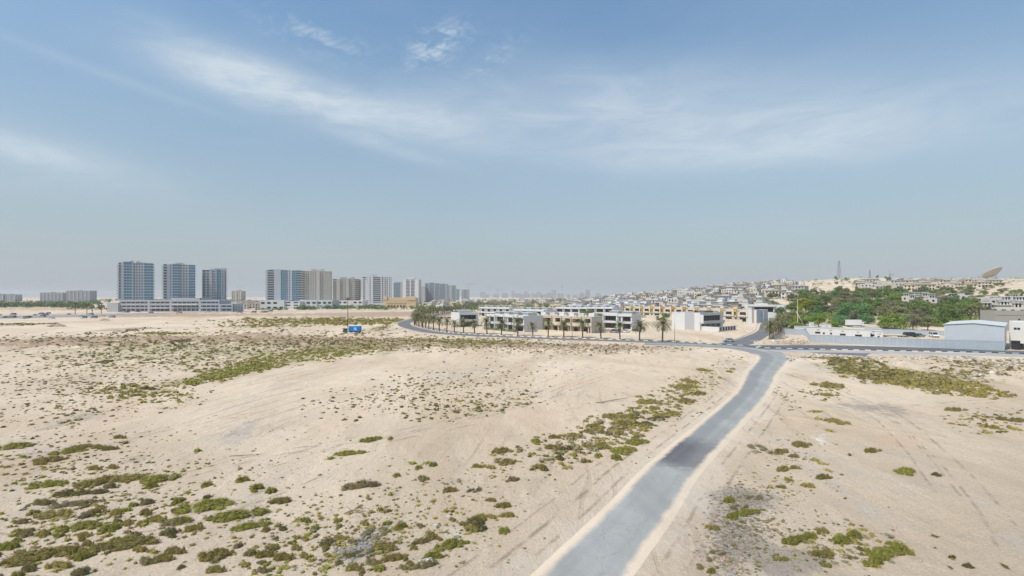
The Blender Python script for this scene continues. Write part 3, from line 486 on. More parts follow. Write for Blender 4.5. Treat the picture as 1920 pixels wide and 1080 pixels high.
# scattered plants: centre px, py, half width, half height, tilt, count, metres lo-hi, kinds
SCAT = [(440,696,120,13,13,620,.5,1.9,'green green olive'),(540,672,170,14,6,560,.5,1.8,'green olive'),(620,660,130,7,2,360,.5,1.8,'green olive olive yellow'),(300,668,300,26,0,1300,.4,1.6,'olive dark brown green'),(960,640,150,8,0,300,.5,1.6,'olive dark'),(150,640,200,14,0,700,.5,1.8,'olive dark brown'),(420,650,240,12,0,500,.6,2.0,'dark brown olive'),(550,628,300,10,0,300,.7,2.4,'olive brown'),(700,645,260,16,0,1300,.6,1.8,'olive dark brown green'),(860,645,130,16,0,420,.6,1.9,'olive dark yellow'),
 (1010,650,170,14,-2,500,.4,1.5,'olive brown dark'),(1170,655,130,10,0,260,.4,1.4,'olive brown dark'),(820,730,230,42,8,760,.3,1.05,'dark dark olive'),(900,762,150,20,8,300,.3,1.1,'olive dark'),(150,720,220,50,-3,900,.3,1.0,'olive dark brown'),(250,735,110,18,-3,240,.4,1.7,'olive green yellow'),(100,780,140,30,0,130,.3,1.2,'olive brown dark'),
 (1160,800,160,34,26,520,.3,1.7,'olive olive dark brown grey'),(1040,845,130,34,15,210,.25,1.0,'olive dark brown'),(1290,725,60,20,10,130,.3,1.5,'olive green brown'),(1330,700,60,24,30,110,.3,1.0,'olive brown'),(1300,770,60,50,48,110,.2,.7,'dark brown grey'),
 (200,930,260,120,0,900,.12,.60,'brown dark olive olive'),(640,1000,260,90,0,900,.10,.60,'brown olive olive dark'),(150,1000,200,70,10,130,.5,1.5,'olive brown green olive'),(620,1020,230,60,10,150,.35,1.1,'olive brown green olive'),(230,930,230,60,12,80,.4,1.3,'olive green brown'),(60,880,120,50,0,60,.4,1.0,'olive green'),(850,910,190,60,0,260,.12,.5,'olive brown dark'),(480,880,300,70,0,120,.10,.4,'dark brown'),(860,1000,140,60,0,160,.1,.4,'brown olive'),
 (1480,890,90,100,0,280,.12,.5,'dark brown olive'),(1400,990,70,90,0,800,.10,.5,'grey dark brown'),(1560,1030,130,50,0,300,.1,.7,'olive dark grey'),(1620,960,260,130,0,40,.08,.25,'dark'),
 (1640,702,95,17,-10,430,.7,2.6,'olive brown yellow dark'),(1760,722,120,16,-8,760,.5,2.0,'olive brown yellow'),(1590,690,50,10,-15,110,.7,2.4,'brown dark olive'),(1850,790,90,26,0,150,.3,1.0,'olive dark'),(1820,700,110,18,0,420,.4,1.5,'brown dark olive'),(1550,735,50,18,0,80,.4,1.2,'olive dark'),(1560,675,150,6,0,150,.4,1.4,'dark brown olive'),(1850,680,120,8,0,160,.5,1.6,'olive dark green'),
 (1470,745,12,45,50,70,.2,.7,'brown dark'),(610,603,190,7,0,700,1.5,5,'olive yellow olive'),(480,612,90,3,0,120,1,3,'olive'),(690,600,110,4,0,260,1,3.4,'olive green'),(310,625,56,2.6,0,260,.8,1.8,'green'),(45,608,60,2.6,0,160,1,2.6,'green dark'),(715,615,17,4,10,110,.8,2,'green dark'),(745,609,10,3,20,30,.8,2,'dark green'),(240,621,44,4,10,120,.7,1.9,'brown dark'),(170,625,12,3,0,26,.8,2,'dark'),(245,630,14,3,0,24,.8,1.8,'dark'),(337,650,22,5,0,50,.7,1.8,'dark grey'),(197,683,11,5,0,20,.5,1.2,'dark grey'),(435,608,6,3,0,10,1,2,'dark'),
 (1180,765,150,90,30,120,.1,.4,'dark'),(420,830,380,80,0,90,.1,.35,'dark'),(150,850,180,60,0,260,.15,.7,'olive dark brown'),(560,610,300,14,0,200,.8,2.5,'olive brown'),(1300,650,60,5,0,26,.4,1,'brown'),(1490,640,60,6,0,60,.4,1.2,'brown dark'),(480,870,200,60,10,60,.15,.5,'olive dark')]
PL = []   # x, y, rx, ry, height, kind, pixel area, px, py
def add_plant(x, y, rx, ry, h, k, px, py, rank): PL.append((x, y, rx, ry, h, k, rank, px, py))
for (px, py, wd, hh, k) in HAND:
    x, y = flat(px, py-hh*.35); kx = F/y; rx = wd/kx/2; ang = math.atan2(y, x)
    rx *= 1.22; dy = 1.25*hh*y*y/(F*H); h = min(.62*rx, .42+.12*rx) if k != 'grey' else min(.4*rx, .35)
    ry = max(min((dy-h*y/H*.75)/2, rx*1.6), rx*.42)
    add_plant(x, y, rx, ry, max(h, .10), k, px, py, wd*hh*1.5)
for (cx, cy, rx, ry, an, n, s0, s1, kinds) in SCAT:
    kinds = kinds.split(); c, s = math.cos(R(-an)), math.sin(R(-an))
    q = rg.normal(0, .52, (n*3, 2)); q = q[(q**2).sum(1) < 1.4][:n]
    for (u, v) in q:
        px = cx+u*rx*c-v*ry*s; py = cy+u*rx*s+v*ry*c
        if py < HZ+24: continue
        x, y = flat(px, py)
        if abs(px-960) > 1050: continue
        kk = s0+(s1-s0)*rg.random()**2.2; k = kinds[int(rg.integers(len(kinds)))]
        add_plant(x, y, kk/2, kk/2*rg.uniform(.6, 1.1), kk*rg.uniform(.22, .42), k, px, py, (kk*F/y)*(kk*F/y)*.45)
pa = np.array([(p[0], p[1]) for p in PL]); ok = (road_d(pa[:, 0], pa[:, 1]) > .7)
PL = [p for p, o in zip(PL, ok) if o]; PL.sort(key=lambda p: -p[6])
zz = terrain(np.array([p[0] for p in PL]), np.array([p[1] for p in PL]))
VAR = {k: [shrub_mesh('shrub_'+k, 100+i+j*7, (7, 13, 20)[j], (1500, 2600, 3600)[j], (.10, .075, .06)[j], LEAF[k], h=.8, spread=(.6, .78, .86)[j], spiky={'green': .35, 'grey': .75, 'brown': .65}.get(k, .5)) for j in range(3)] for i, k in enumerate(LEAF)}
ZN = [('in the foreground left of the road', lambda px, py: py > 900 and px < 480), ('in the foreground near the rubble heap left of the road', lambda px, py: py > 880 and px < 1000), ('at the front right corner beside the sandy track', lambda px, py: py > 900 and px > 1560),
      ('beside the grey rubble right of the road', lambda px, py: py > 880 and px > 1000), ('in the thin strip running along the left side of the road', lambda px, py: px > 960 and px < 1420 and py > 680), ('on the sand right of the road below the hoarding', lambda px, py: px >= 1420 and py > 760),
      ('on the rough bank below the service road', lambda px, py: px >= 1420), ('in the open sandy field left of the road', lambda px, py: py > 760), ('far out on the field before the towers and villas', lambda px, py: True)]
CW = {'green': 'green', 'olive': 'olive', 'brown': 'dry brown', 'grey': 'grey leafless', 'dark': 'dark', 'yellow': 'yellowish'}
SPECIAL = {(445,978): 'long green and brown mat of shrub, widest one left of the rubble heap', (385,963): 'bright green shrub mat ending in a rounded tip at its right', (890,998): 'tall bushy dark shrub standing alone beside the dusty road edge', (1655,1050): 'largest bright green shrub mat, near the lower right corner',
 (1697,891): 'lone green shrub mat on bare sand beside a dark bush', (1755,894): 'lone small dark bush beside the green mat on bare sand', (200,908): 'long dark olive shrub mat nearest the bare sand on the left', (60,1058): 'widest dark olive shrub mass in the lower left corner', (300,908): 'bright green shrub pair at the edge of bare sand',
 (842,1032): 'broad green shrub next to the white board', (656,854): 'long narrow green shrub alone in the open sand', (695,830): 'oval green shrub beyond the narrow one on open sand', (22,846): 'green shrub mat at the left edge on grey dirt', (405,1052): 'round olive shrub below the long mat', (1195,835): 'bright green shrub closest to the road in the strip',
 (705,1006): 'grey brown bush growing over the rubble heap', (670,920): 'flattened dead brown bush on pinkish bare sand', (1400,971): 'green shrub between two beds of grey rubble', (337,650): 'grey green bush mound far out on the left field', (524,948): 'olive shrub lying just below two small green ones'}
NI = 290
for i, (p, z) in enumerate(zip(PL[:NI], zz[:NI])):
    x, y, rx, ry, h, k, rank, px, py = p
    j = 0 if rx < .5 else 1 if rx < 1.2 else 2
    o = link('shrub', VAR[k][j], None, (x, y, z-.02)); o.scale = (rx, ry, h*1.15); o.rotation_euler = (0, 0, (rg.uniform(.1, .55) if rx > .8 and y < 80 else rg.uniform(-.3, .35))+(math.pi if rg.random() < .5 else 0))
    wpx = 2*rx*F/y; size = 'broad' if wpx > 42 else 'medium' if wpx > 22 else 'small'
    zone = next(zn for zn, f in ZN if f(px, py)); sp = SPECIAL.get((int(px), int(py)))
    if sp: tag(o, sp, 'shrub')
    else: tag(o, f"{size} {CW[k]} shrub {zone}", 'shrub', f"{size} {CW[k]} shrubs {zone}")
# the rest, too many and too small to pick apart: one mesh
kinds = list(LEAF); PV = []
for i in range(6):
    g = np.random.default_rng(300+i); n = 16; th_ = g.uniform(0, 2*math.pi, n); cz = g.uniform(.1, 1, n); sz = np.sqrt(1-cz**2); D = np.stack([np.cos(th_)*sz, np.sin(th_)*sz, cz], 1)
    V = leaf_cloud(g, D*np.array([.75, .75, .6]), D, .55, .5)
    core = np.array([(math.cos(a)*.7, math.sin(a)*.7, 0) for a in np.linspace(0, 2*math.pi, 6, endpoint=False)]+[(math.cos(a)*.5, math.sin(a)*.5, .6) for a in np.linspace(.3, 2*math.pi+.3, 6, endpoint=False)])
    o = len(V); q = [(o+a, o+(a+1) % 6, o+6+(a+1) % 6, o+6+a) for a in range(6)]+[(o+6, o+7, o+8, o+9), (o+6, o+9, o+10, o+11)]
    PV.append((np.vstack([V, core]), np.vstack([np.arange(o).reshape(-1, 4), np.array(q)])))
def scatter_mesh(name, items, protos, mats, mids, smooth=False):
    Vs, Fs, Ms, o = [], [], [], 0
    for (x, y, z, sx_, sy_, sz_, rz, pi), mi in zip(items, mids):
        V, Fc = protos[pi]; c, s = math.cos(rz), math.sin(rz); q = V*np.array([sx_, sy_, sz_]); q = np.stack([q[:, 0]*c-q[:, 1]*s+x, q[:, 0]*s+q[:, 1]*c+y, q[:, 2]+z], 1)
        Vs.append(q); Fs.append(Fc+o); Ms.append(np.full(len(Fc), mi)); o += len(V)
    return np_mesh(name, np.vstack(Vs), np.vstack(Fs), mats, np.concatenate(Ms), smooth)
rest = PL[NI:]; items = [(p[0], p[1], z-.01, p[2], p[3], p[4], rg.uniform(0, 6.28), int(rg.integers(6))) for p, z in zip(rest, zz[NI:])]
o = link('scrub_vegetation', scatter_mesh('scrub_vegetation', items, PV, [LEAF[k] for k in kinds], [kinds.index(p[5]) for p in rest])); tag(o, 'small dry tufts and low weeds dotted over the sand', kind='stuff')

# ---------------------------------------------------------------- stones and rubble
def rock(seed, fl=.6):
    g = np.random.default_rng(seed); v = np.array([(-1,-1,-1),(1,-1,-1),(1,1,-1),(-1,1,-1),(-1,-1,1),(1,-1,1),(1,1,1),(-1,1,1)], float)*.5; v[4:, :2] *= .7; v += g.normal(0, .12, v.shape); v[:, 2] = v[:, 2]*fl+.2
    return v, np.array([(3,2,1,0),(4,5,6,7),(0,1,5,4),(1,2,6,5),(2,3,7,6),(3,0,4,7)])
RK = [rock(i, .4+.1*(i % 5)) for i in range(8)]
def rocks(name, label, regs, mats, clear=1.2):
    it, mi = [], []
    for (cx, cy, rx, ry, an, n, s0, s1) in regs:
        c, s = math.cos(R(-an)), math.sin(R(-an))
        for _ in range(n):
            u, v = rg.normal(0, .5, 2); px = cx+u*rx*c-v*ry*s; py = cy+u*rx*s+v*ry*c
            if py < HZ+40: continue
            x, y = flat(px, py); k = s0+(s1-s0)*rg.random()**2.5; it.append([x, y, 0, k*rg.uniform(.7, 1.5), k*rg.uniform(.6, 1.1), k*rg.uniform(.5, .9), rg.uniform(0, 6.28), int(rg.integers(8))]); mi.append(int(rg.integers(len(mats))))
    a = np.array([(q[0], q[1]) for q in it]); keep = road_d(a[:, 0], a[:, 1]) > clear; z = terrain(a[:, 0], a[:, 1])
    it2 = [(q[0], q[1], zz_-.02, *q[3:]) for q, zz_, k_ in zip(it, z, keep) if k_]; mi = [m for m, k_ in zip(mi, keep) if k_]
    o = link(name, scatter_mesh(name, it2, RK, mats, mi)); return tag(o, label, kind='stuff')
rocks('grey_rubble', 'heap of broken grey rubble between the shrubs', [(668,1030,42,17,14,520,.08,.34),(690,1010,30,14,20,160,.08,.28),(600,1050,50,10,20,120,.06,.2)], [stoneg, stoneg, stoneg, stoned])
rocks('roadside_rubble', 'beds of small grey stones right of the dusty road', [(1375,1010,50,66,-25,2200,.06,.26),(1400,935,56,20,0,1100,.06,.22),(1365,925,22,30,0,120,.06,.22),(1470,1055,50,20,0,160,.05,.2),(1480,850,60,20,0,160,.06,.24)], [stoneg, stoned, stoned])
rocks('white_debris', 'small splash of white powdery debris on the sand', [(1540,824,9,8,0,170,.05,.22)], [MATS['white_render'], stone])
rocks('bank_rubble', 'broken stones and debris along the bank below the service road', [(1690,672,230,7,0,700,.15,.9),(1560,668,70,7,0,240,.2,1.0),(1860,684,90,9,0,320,.2,.8),(1480,642,50,9,0,140,.2,1.2),(1640,680,160,12,0,240,.15,.7),(1850,706,40,6,0,200,.15,.6)], [stone, stone, stoned, stoneg, MATS['white_render']])
rocks('dirt_clods', 'dark clods and pebbles strewn on the sand', [(250,930,280,110,0,1500,.03,.12),(720,960,300,110,0,1900,.025,.11),(1550,930,300,130,0,900,.025,.09),(820,720,340,70,0,700,.08,.26),(200,720,260,80,0,700,.08,.3),(1100,800,240,60,20,800,.05,.18),(1000,655,220,12,0,500,.25,.9),(1130,657,150,8,0,300,.3,1.0),(600,650,260,10,0,260,.2,.8),(100,645,140,12,0,120,.2,.7),(500,850,420,60,0,300,.04,.12),(1020,900,80,60,0,400,.03,.12)], [stoned, stoned, stoned, stoneg, stone])
rocks('junction_stones', 'loose ring of pale rocks at the road junction', [(1418,642,7,4,0,26,.35,1.0),(1423,650,7,2,0,20,.35,.9)], [stone, MATS['white_render']], -9)
# ---------------------------------------------------------------- building kit
def wall_face(mb, p, u, n, Lh, t, z0, z1, ops, m=0):
    """wall of length Lh along u from p, thickness t towards n, with openings (a, b, zs, zh)"""
    xs = sorted({0, Lh, *[o[0] for o in ops], *[o[1] for o in ops]})
    for a, b in zip(xs[:-1], xs[1:]):
        if b-a < 1e-4: continue
        zs = z0
        for o in sorted([o for o in ops if o[0] < b-1e-5 and o[1] > a+1e-5], key=lambda o: o[2]):
            if o[2] > zs+1e-4: mb.obox((p[0]+u[0]*a, p[1]+u[1]*a), u, b-a, n, t, zs, o[2], m)
            zs = o[3]
        if z1 > zs+1e-4: mb.obox((p[0]+u[0]*a, p[1]+u[1]*a), u, b-a, n, t, zs, z1, m)
def shell(mb, W, D, z0, z1, t=.3, front=(), right=(), left=(), back=(), m=0, x0=0, y0=0):
    wall_face(mb, (x0, y0), (1,0), (0,1), W, t, z0, z1, front, m)
    wall_face(mb, (x0+W, y0+t), (0,1), (-1,0), D-2*t, t, z0, z1, right, m)
    wall_face(mb, (x0, y0+t), (0,1), (1,0), D-2*t, t, z0, z1, left, m)
    wall_face(mb, (x0, y0+D-t), (1,0), (0,1), W, t, z0, z1, back, m)
WCACHE = {}
def window(parent, x, y, z, w_, h, rz=0, n=2, m=None, deep=.14):
    m = m or glass; k = (round(w_, 2), round(h, 2), n, m.name)
    if k not in WCACHE:
        b = MB(); f = .07; b.box(f, w_-f, .05, .09, f, h-f, 1)
        b.box(0, w_, 0, .08, 0, f); b.box(0, w_, 0, .08, h-f, h); b.box(0, f, 0, .08, f, h-f); b.box(w_-f, w_, 0, .08, f, h-f)
        for i in range(1, n): b.box(w_*i/n-.03, w_*i/n+.03, 0, .048, f, h-f)
        WCACHE[k] = b.mesh('window', [frame, m])
    o = link('window', WCACHE[k], parent); c, s = math.cos(rz), math.sin(rz)
    o.location = (x-s*deep, y+c*deep, z); o.rotation_euler = (0, 0, rz); return o
def far_base(x, y, r=8): return min(tz(x-r, y), tz(x+r, y), tz(x, y-r), tz(x, y+r))

# ---- terraced units (front faces local -Y, origin at the front left corner)
def tank(r, x, y, z): MB().tube([(x,y,z),(x,y,z+1.1)], [.55,.55], 10).build('water_tank', lgrey, r, smooth=False); MB().box(x+1.4,x+2.3,y-.3,y+.3,z,z+.7).build('air_conditioner', conc, r)
def unit_yellow(cap, end=False):
    r = empty('terraced_house', (0,0,0)); W, D, Hh = 9.5, 12, 7.4; b = MB()
    fr = [(.9,2.1,.3,2.7),(.9,2.1,4.1,6.2),(4.2,8.2,4.1,6.2),(4.2,8.4,.3,2.6)]
    rt = [(3,4,4.3,5.8),(7.5,8.5,4.3,5.8)] if end else []
    shell(b, W, D, -2, Hh, .3, fr, rt); b.box(.3, W-.3, .3, D-.3, Hh-.8, Hh-.5); b.box(-.05, W+.05, -.35, -.0, 3.3, 3.55); b.build('wall', cream, r)
    b = MB(); b.box(.45, .85, -.9, -.002, 3.56, Hh+.5); b.box(2.15, 2.5, -.9, -.002, 3.56, Hh+.5); b.box(.45, 2.5, -.9, .5, Hh+.5, Hh+.85); b.box(.86, 2.14, -.6, -.002, 6.4, Hh+.5); b.box(2.5, 4.0, -.25, -.002, 6.9, Hh+.25); b.build('bay_frame', orange if cap else yellow, r)
    MB().box(4.0, 8.4, -1.1, -1.0, 3.56, 4.5).box(4.0, 8.4, -1.0, -.36, 3.30, 3.42).box(4.0,4.08,-1.0,-.01,3.56,4.5).build('balcony', lgrey, r)
    q = MB(); q.box(0, W, 3, 3.25, Hh, Hh+.5).box(5.5, 8.2, 6.2, 9.4, Hh-.5, Hh+1.6).box(1.2,2.4,8,9.2,Hh-.5,Hh+.9); q.build('roof_structure', roofm, r)
    for (a, c, zs, zh) in fr: window(r, a, 0, zs, c-a, zh-zs, 0, 2 if c-a > 2 else 1, darkwin)
    for (a, c, zs, zh) in rt: window(r, W, .3+a, zs, c-a, zh-zs, R(90), 1, darkwin)
    tank(r, 3.4, 8.5, Hh-.5)
    g = MB(); g.box(.2, W-.2, -5.6, -5.4, -2, 1.9); g.box(0, .2, -5.6, -.01, -2, 1.9); g.build('garden_wall', beige, r)
    return r
def unit_cream(v):
    r = empty('terraced_house', (0,0,0)); W, D, Hh = 5.7, 11, 8.0; b = MB()
    up = [(.5,5.2,4.3,7.0)]; lo = [(.5,5.2,.0,3.0)]
    shell(b, W, D, -1.5, Hh, 1.3, up+lo, []); b.box(1.3, W-1.3, 1.3, D-1.3, Hh-.7, Hh-.4); b.box(.5, 5.2, 0, .12, 4.3, 5.0)
    b.box(-.02, .18, -.7, -.002, -1, Hh+.15); b.box(.19, W, -.25, -.002, 3.35, 3.75); b.box(.19, W, -.12, -.002, Hh-.25, Hh+.12)
    if v: b.box(.5, 2.0, .2, 1.2, 5.01, 6.99); b.box(3.6, 4.1, .3, 1.25, 0, 2.99)
    b.build('wall', cream if v != 2 else beige, r)
    MB().box(.3, 5.4, 1.31, 1.36, 4.2, 7.1).box(.3, 5.4, 1.31, 1.36, -.1, 3.1).build('back_panel', brown, r)
    window(r, 2.3, 1.1, 4.35, 2.7, 2.3, 0, 3, darkwin, .1); window(r, .8 if v else 1.0, 1.1, .1, 2.4, 2.6, 0, 2, darkwin, .1)
    MB().box(1.3, 4.4, 5, 8.6, Hh-.4, Hh+1.5).box(.4, 1.2, 3, 4, Hh-.4, Hh+.7).build('roof_structure', white if v else roofm, r)
    tank(r, 1.0, 6.5, Hh-.4)
    MB().box(.1, W-.1, -4.6, -4.45, -1.5, 1.1).build('garden_wall', cream, r)
    return r
def unit_white(v):
    r = empty('terraced_house', (0,0,0)); W, D, Hh = 8.4, 12, 8.2; b = MB()
    fr = [(.8,7.5,4.3,6.9),(.8,7.5,.3,3.0)] if v == 0 else [(.9,1.9,.5,6.6),(2.9,7.6,4.2,6.8),(2.9,7.6,.3,3.0)]
    shell(b, W, D, -2, Hh, .9, fr); b.box(.9, W-.9, .9, D-.9, Hh-.7, Hh-.4); b.box(-.03, .4, -.9, -.002, -1.5, Hh+.1); b.box(.41, W, -.5, -.002, Hh-1.15, Hh+.1); b.box(.41, W, -1.2, -.002, 3.3, 3.6)
    b.build('wall', white, r)
    for (a, c, zs, zh) in fr: window(r, a, 0, zs, c-a, zh-zs, 0, 4 if c-a > 3 else 1, glass, .75)
    MB().box(.41, W, -1.3, -1.24, 3.3, 4.35).build('balcony', lgrey, r)
    tank(r, 3.5, 10.4, Hh-.4)
    MB().box(2, 6.6, 4, 9, Hh-.4, Hh+1.2).box(1.4, 7.2, 3.4, 9.6, Hh+1.2, Hh+1.4).build('roof_structure', roofm if v else lgrey, r)
    return r
def unit_shade(v, wallm, capm):     # villa with deep dark openings below thin roof slabs
    r = empty('terraced_house', (0,0,0)); W, D, Hh = 10.5, 12, 7.6; b = MB()
    fr = [(.8,4.6,.2,2.8),(5.6,9.7,.2,2.8),(.8,3.6,3.9,6.3),(4.6,6.0,3.9,6.3),(7.0,9.8,3.9,6.3)]
    shell(b, W, D, -3, Hh, .8, fr, [(3,4.2,4.2,5.8)]); b.box(-.02, .25, -1.4, -.002, -2, Hh-.02); b.build('wall', wallm, r)
    MB().box(-.1, W+.1, -1.6, D+.2, Hh+.001, Hh+.35).box(.4, W-.4, -1.3, -.003, 3.15, 3.45).box(5, 9, 5, 9.5, Hh+.35, Hh+2.2).box(4.7, 9.3, 4.7, 9.8, Hh+2.2, Hh+2.45).build('roof', capm, r)
    for (a, c, zs, zh) in fr: window(r, a, 0, zs, c-a, zh-zs, 0, 2 if c-a > 2 else 1, darkwin, .6)
    return r
UY = [snap(unit_yellow(0)), snap(unit_yellow(1))]; UC = [snap(unit_cream(0)), snap(unit_cream(1)), snap(unit_cream(2))]; UW = [snap(unit_white(0)), snap(unit_white(1))]
US = [snap(unit_shade(0, beige, white)), snap(unit_shade(1, brown, roofm)), snap(unit_shade(2, white, white)), snap(unit_shade(3, grey, lgrey))]
USED = set()
def inst(sn):
    if id(sn) in USED: return copy_tree(sn)
    USED.add(id(sn)); return sn[0]
def row(xr, yr, ang, n, Wu, pick, lab, group, flat_z=None, gap=0):
    """row of units whose right front end is at (xr, yr)"""
    u = (math.cos(R(ang)), math.sin(R(ang)))
    for i in range(n):
        x = xr-u[0]*(Wu+gap)*(i+1); y = yr-u[1]*(Wu+gap)*(i+1); o = inst(pick(i))
        z = flat_z if flat_z is not None else tz(x+3, y)
        place(o, (x, y, z), R(ang), lab(i), group, 'terraced house'); o.scale = (Wu/Wu, 1, 1)
row(143.7, 312, -56, 11, 9.5, lambda i: UY[1 if i in (4,5,6,10) else 0], lambda i: f"{ORD[i]} cream house from the right end of the row with {'orange' if i in (4,5,6,10) else 'ochre'} window frames", 'cream terraced houses with orange and ochre frames')
row(38, 245, -38, 6, 5.7, lambda i: UC[(2,0,1,1,0,2)[i]], lambda i: f"{ORD[i]} house from the right in the near cream row behind the palms", 'near cream terraced houses behind the palms')
row(6, 254, -54, 4, 8.4, lambda i: UW[i % 2], lambda i: f"{ORD[i]} house from the right in the nearest white row left of the cream row", 'nearest white terraced houses')
o = inst(UW[0]); o = place(o, (-31,298,0), R(25), 'white end house turned toward the road bend behind dense palms', 'nearest white terraced houses', 'terraced house'); o.scale = (1.45,1.2,1)
row(63.3, 270, -38, 2, 8.4, lambda i: UW[1-i], lambda i: f"{('right','left')[i]} half of the white house pair between the cream row and the white block", 'white house pair right of the cream row')
row(74, 375, -50, 7, 8.4, lambda i: UW[0], lambda i: f"{ORD[i]} house from the right in the white row behind the cream houses", 'white terraced houses behind the cream row')
row(-2, 425, -50, 5, 8.4, lambda i: UW[1], lambda i: f"{ORD[i]} house from the right in the grey roofed row behind the nearest white houses", 'grey roofed houses behind the nearest white row')
row(22, 350, -52, 4, 8.4, lambda i: UW[i % 2], lambda i: f"{ORD[i]} house from the right in the short white row with pale flat roofs", 'short white row with pale flat roofs')
r = empty('end_house', (143.75,312,tz(143,312)), R(-56), 'white end block with a rust brown stripe closing the ochre framed row', 'house'); b = MB(); shell(b, 5.5, 12.5, -3, 7.9, .3, [], [(5,5.5,3.5,6)]); b.box(.3,5.2,.3,12.2,7.2,7.5); b.build('wall', lgrey, r); MB().box(2.6,3.9,-.05,-.002,-2,7.9).build('wall_stripe', brown, r); window(r, 5.5, 5, 3.5, .5, 2.5, R(90), 1, darkwin)
x, y, z = at(1209, 296); tag(MB().box(0,16,0,.25,-1,2.4).build('boundary_wall', cream, None, (x, y, z)), 'low cream boundary wall left of the white corner house', 'wall')
# white block with grey panel and black glazed garden side
r = empty('corner_house', (97,264,0), R(-52), 'large white corner house with a grey wall panel beside the lamp post', 'house')
b = MB(); W, D = 17.0, 22.0; shell(b, W, D, -1, 9.4, .5, [(9.2,9.7,6.0,6.6),(12.2,12.7,6.0,6.6),(9.4,10.5,2.2,3.5)], [(1,18.95,4.8,7.8),(1,18.95,.3,3.4)], x0=-W); b.box(-W+.5, -.5, .5, D-.5, 8.6, 8.9); b.box(-.5,.9,.0,.5,3.7,4.3); b.build('wall', white, r)
MB().box(-9.0, -5.0+1.6, -.04, -.002, -1, 9.9).build('wall_panel', grey, r)
for i in range(7): window(r, -.0, 1.5+i*2.55, 4.8, 2.5, 3.0, R(90), 2, glass, .35); window(r, 0, 1.5+i*2.55, .3, 2.5, 3.1, R(90), 2, MATS['blue_tower_glass'] if i % 2 else glass, .35)
MB().box(.02, 1.9, 0, 21, 3.9, 4.2).box(1.84, 1.9, 0, 21, 4.2, 5.2).box(.02,1.9,-.02,.25,4.2,8.4).build('balcony', lgrey, r)
MB().box(-7.5, -6.2, 3, 12, 8.9, 10).box(-5.4,-1,6,14,8.9,10.2).build('roof_structure', dgrey, r)
for (a, zs, w_, h) in ((9.2,6.0,.5,.6),(12.2,6.0,.5,.6),(9.4,2.2,1.1,1.3)): window(r, -W+a, 0, zs, w_, h, 0, 1, darkwin)
q = MB()
for i in range(7): q.box(9.6, 9.8, 1.0+i*2.6, 2.0+i*2.6, -1, 2.3)
q.box(9.6, 9.8, 1.0, 19, -1, .5); q.box(9.6,9.8,1.0,19,2.3,2.6); q.box(.1, 9.6, 1.0, 1.2, -1, 2.4); q.build('garden_wall', white, r)
q = MB()
for i in range(6): q.box(9.67, 9.73, 2.05+i*2.6, 3.55+i*2.6, .5, 2.3)
q.build('fence_panel', MATS['dark_metal'], r)
# ivory wall with small roof and white modern villa with a big black opening
x, y = 160, 352; r = empty('villa', (x,y,tz(x,y)), R(-30), 'white modern villa with a wide black glazed opening above the hedge', 'house'); b = MB()
shell(b, 24, 12, -3, 8.6, .6, [(3.2,17.5,3.8,7.2),(20,21.5,1,7)]); b.box(.6,23.4,.6,11.4,7.9,8.2); b.box(-.02,2.2,-1.4,-.002,-2,9.2); b.box(2.3,19,-1.2,-.002,7.6,8.9); b.build('wall', white, r)
for i in range(4): window(r, 3.2+i*3.575, 0, 3.8, 3.575, 3.4, 0, 1, glass, .5)
window(r, 20, 0, 1, 1.5, 6, 0, 1, darkwin, .3); MB().box(6,14,3,9,8.2,9.6).build('roof_structure', lgrey, r)

# ---- hillside villas: one mesh each (far and small)
def villa_mesh(seed, wm, cm, wide=False, turret=False):
    g = np.random.default_rng(seed); W = 13 if not wide else 20; D = 11; Hh = 7; b = MB(); ops = []
    n = 3 if not wide else 5; st = (W-1)/n
    for i in range(n):
        w_ = st*g.uniform(.35, .7); a = .5+i*st+(st-w_)*g.uniform(.2, .8)
        ops.append((a, a+w_, .4, 2.7)); w2 = st*g.uniform(.3, .6); a = .5+i*st+(st-w2)*.5; ops.append((a, a+w2, 4.1, 6.0))
    shell(b, W, D, -4, Hh+.3, .7, ops, [(2,3.2,4.1,5.8),(6,7.2,4.1,5.8)], [(2,3.2,4.1,5.8),(6,7.2,4.1,5.8)]); b.box(.71, W-.71, .71, D-.71, -3, Hh-.31, 1); b.box(.701, W-.701, .701, D-.701, Hh-.3, Hh-.1, 2)
    if seed % 2: b.box(W*.45, W+.3, -1.5, -.003, 3.1, 3.5); b.box(W*.45, W+.3, -1.5, -1.4, 3.5, 4.3)
    if seed % 3 == 0: b.box(-.5, W+.5, -1.0, D+.5, Hh+.301, Hh+.6, 2)
    if turret:
        for tx in (1.5, W-5.5):
            b.box(tx, tx+4, 2, 6, Hh-.1, Hh+2.6) if False else [b.box(tx+i*1.5, tx+i*1.5+.7, 2, 2.5, Hh-.1, Hh+2.6) for i in range(3)]; b.box(tx+.5, tx+3.2, 2.6, 6, Hh-.1, Hh+2.5, 1); b.box(tx, tx+.6, 2.51, 6, Hh-.1, Hh+2.6); b.box(tx+3.1, tx+3.7, 2.51, 6, Hh-.1, Hh+2.6)
            b.box(tx-.7, tx+4.4, 1.3, 6.7, Hh+2.6, Hh+3.0, 2)
    else: b.box(W*.3, W*.7, 4, 8.5, Hh-.1, Hh+2.0); b.box(W*.3-.3, W*.7+.3, 3.7, 8.8, Hh+2.0, Hh+2.2, 2)
    return b.mesh('villa', [wm, darkwin, cm])
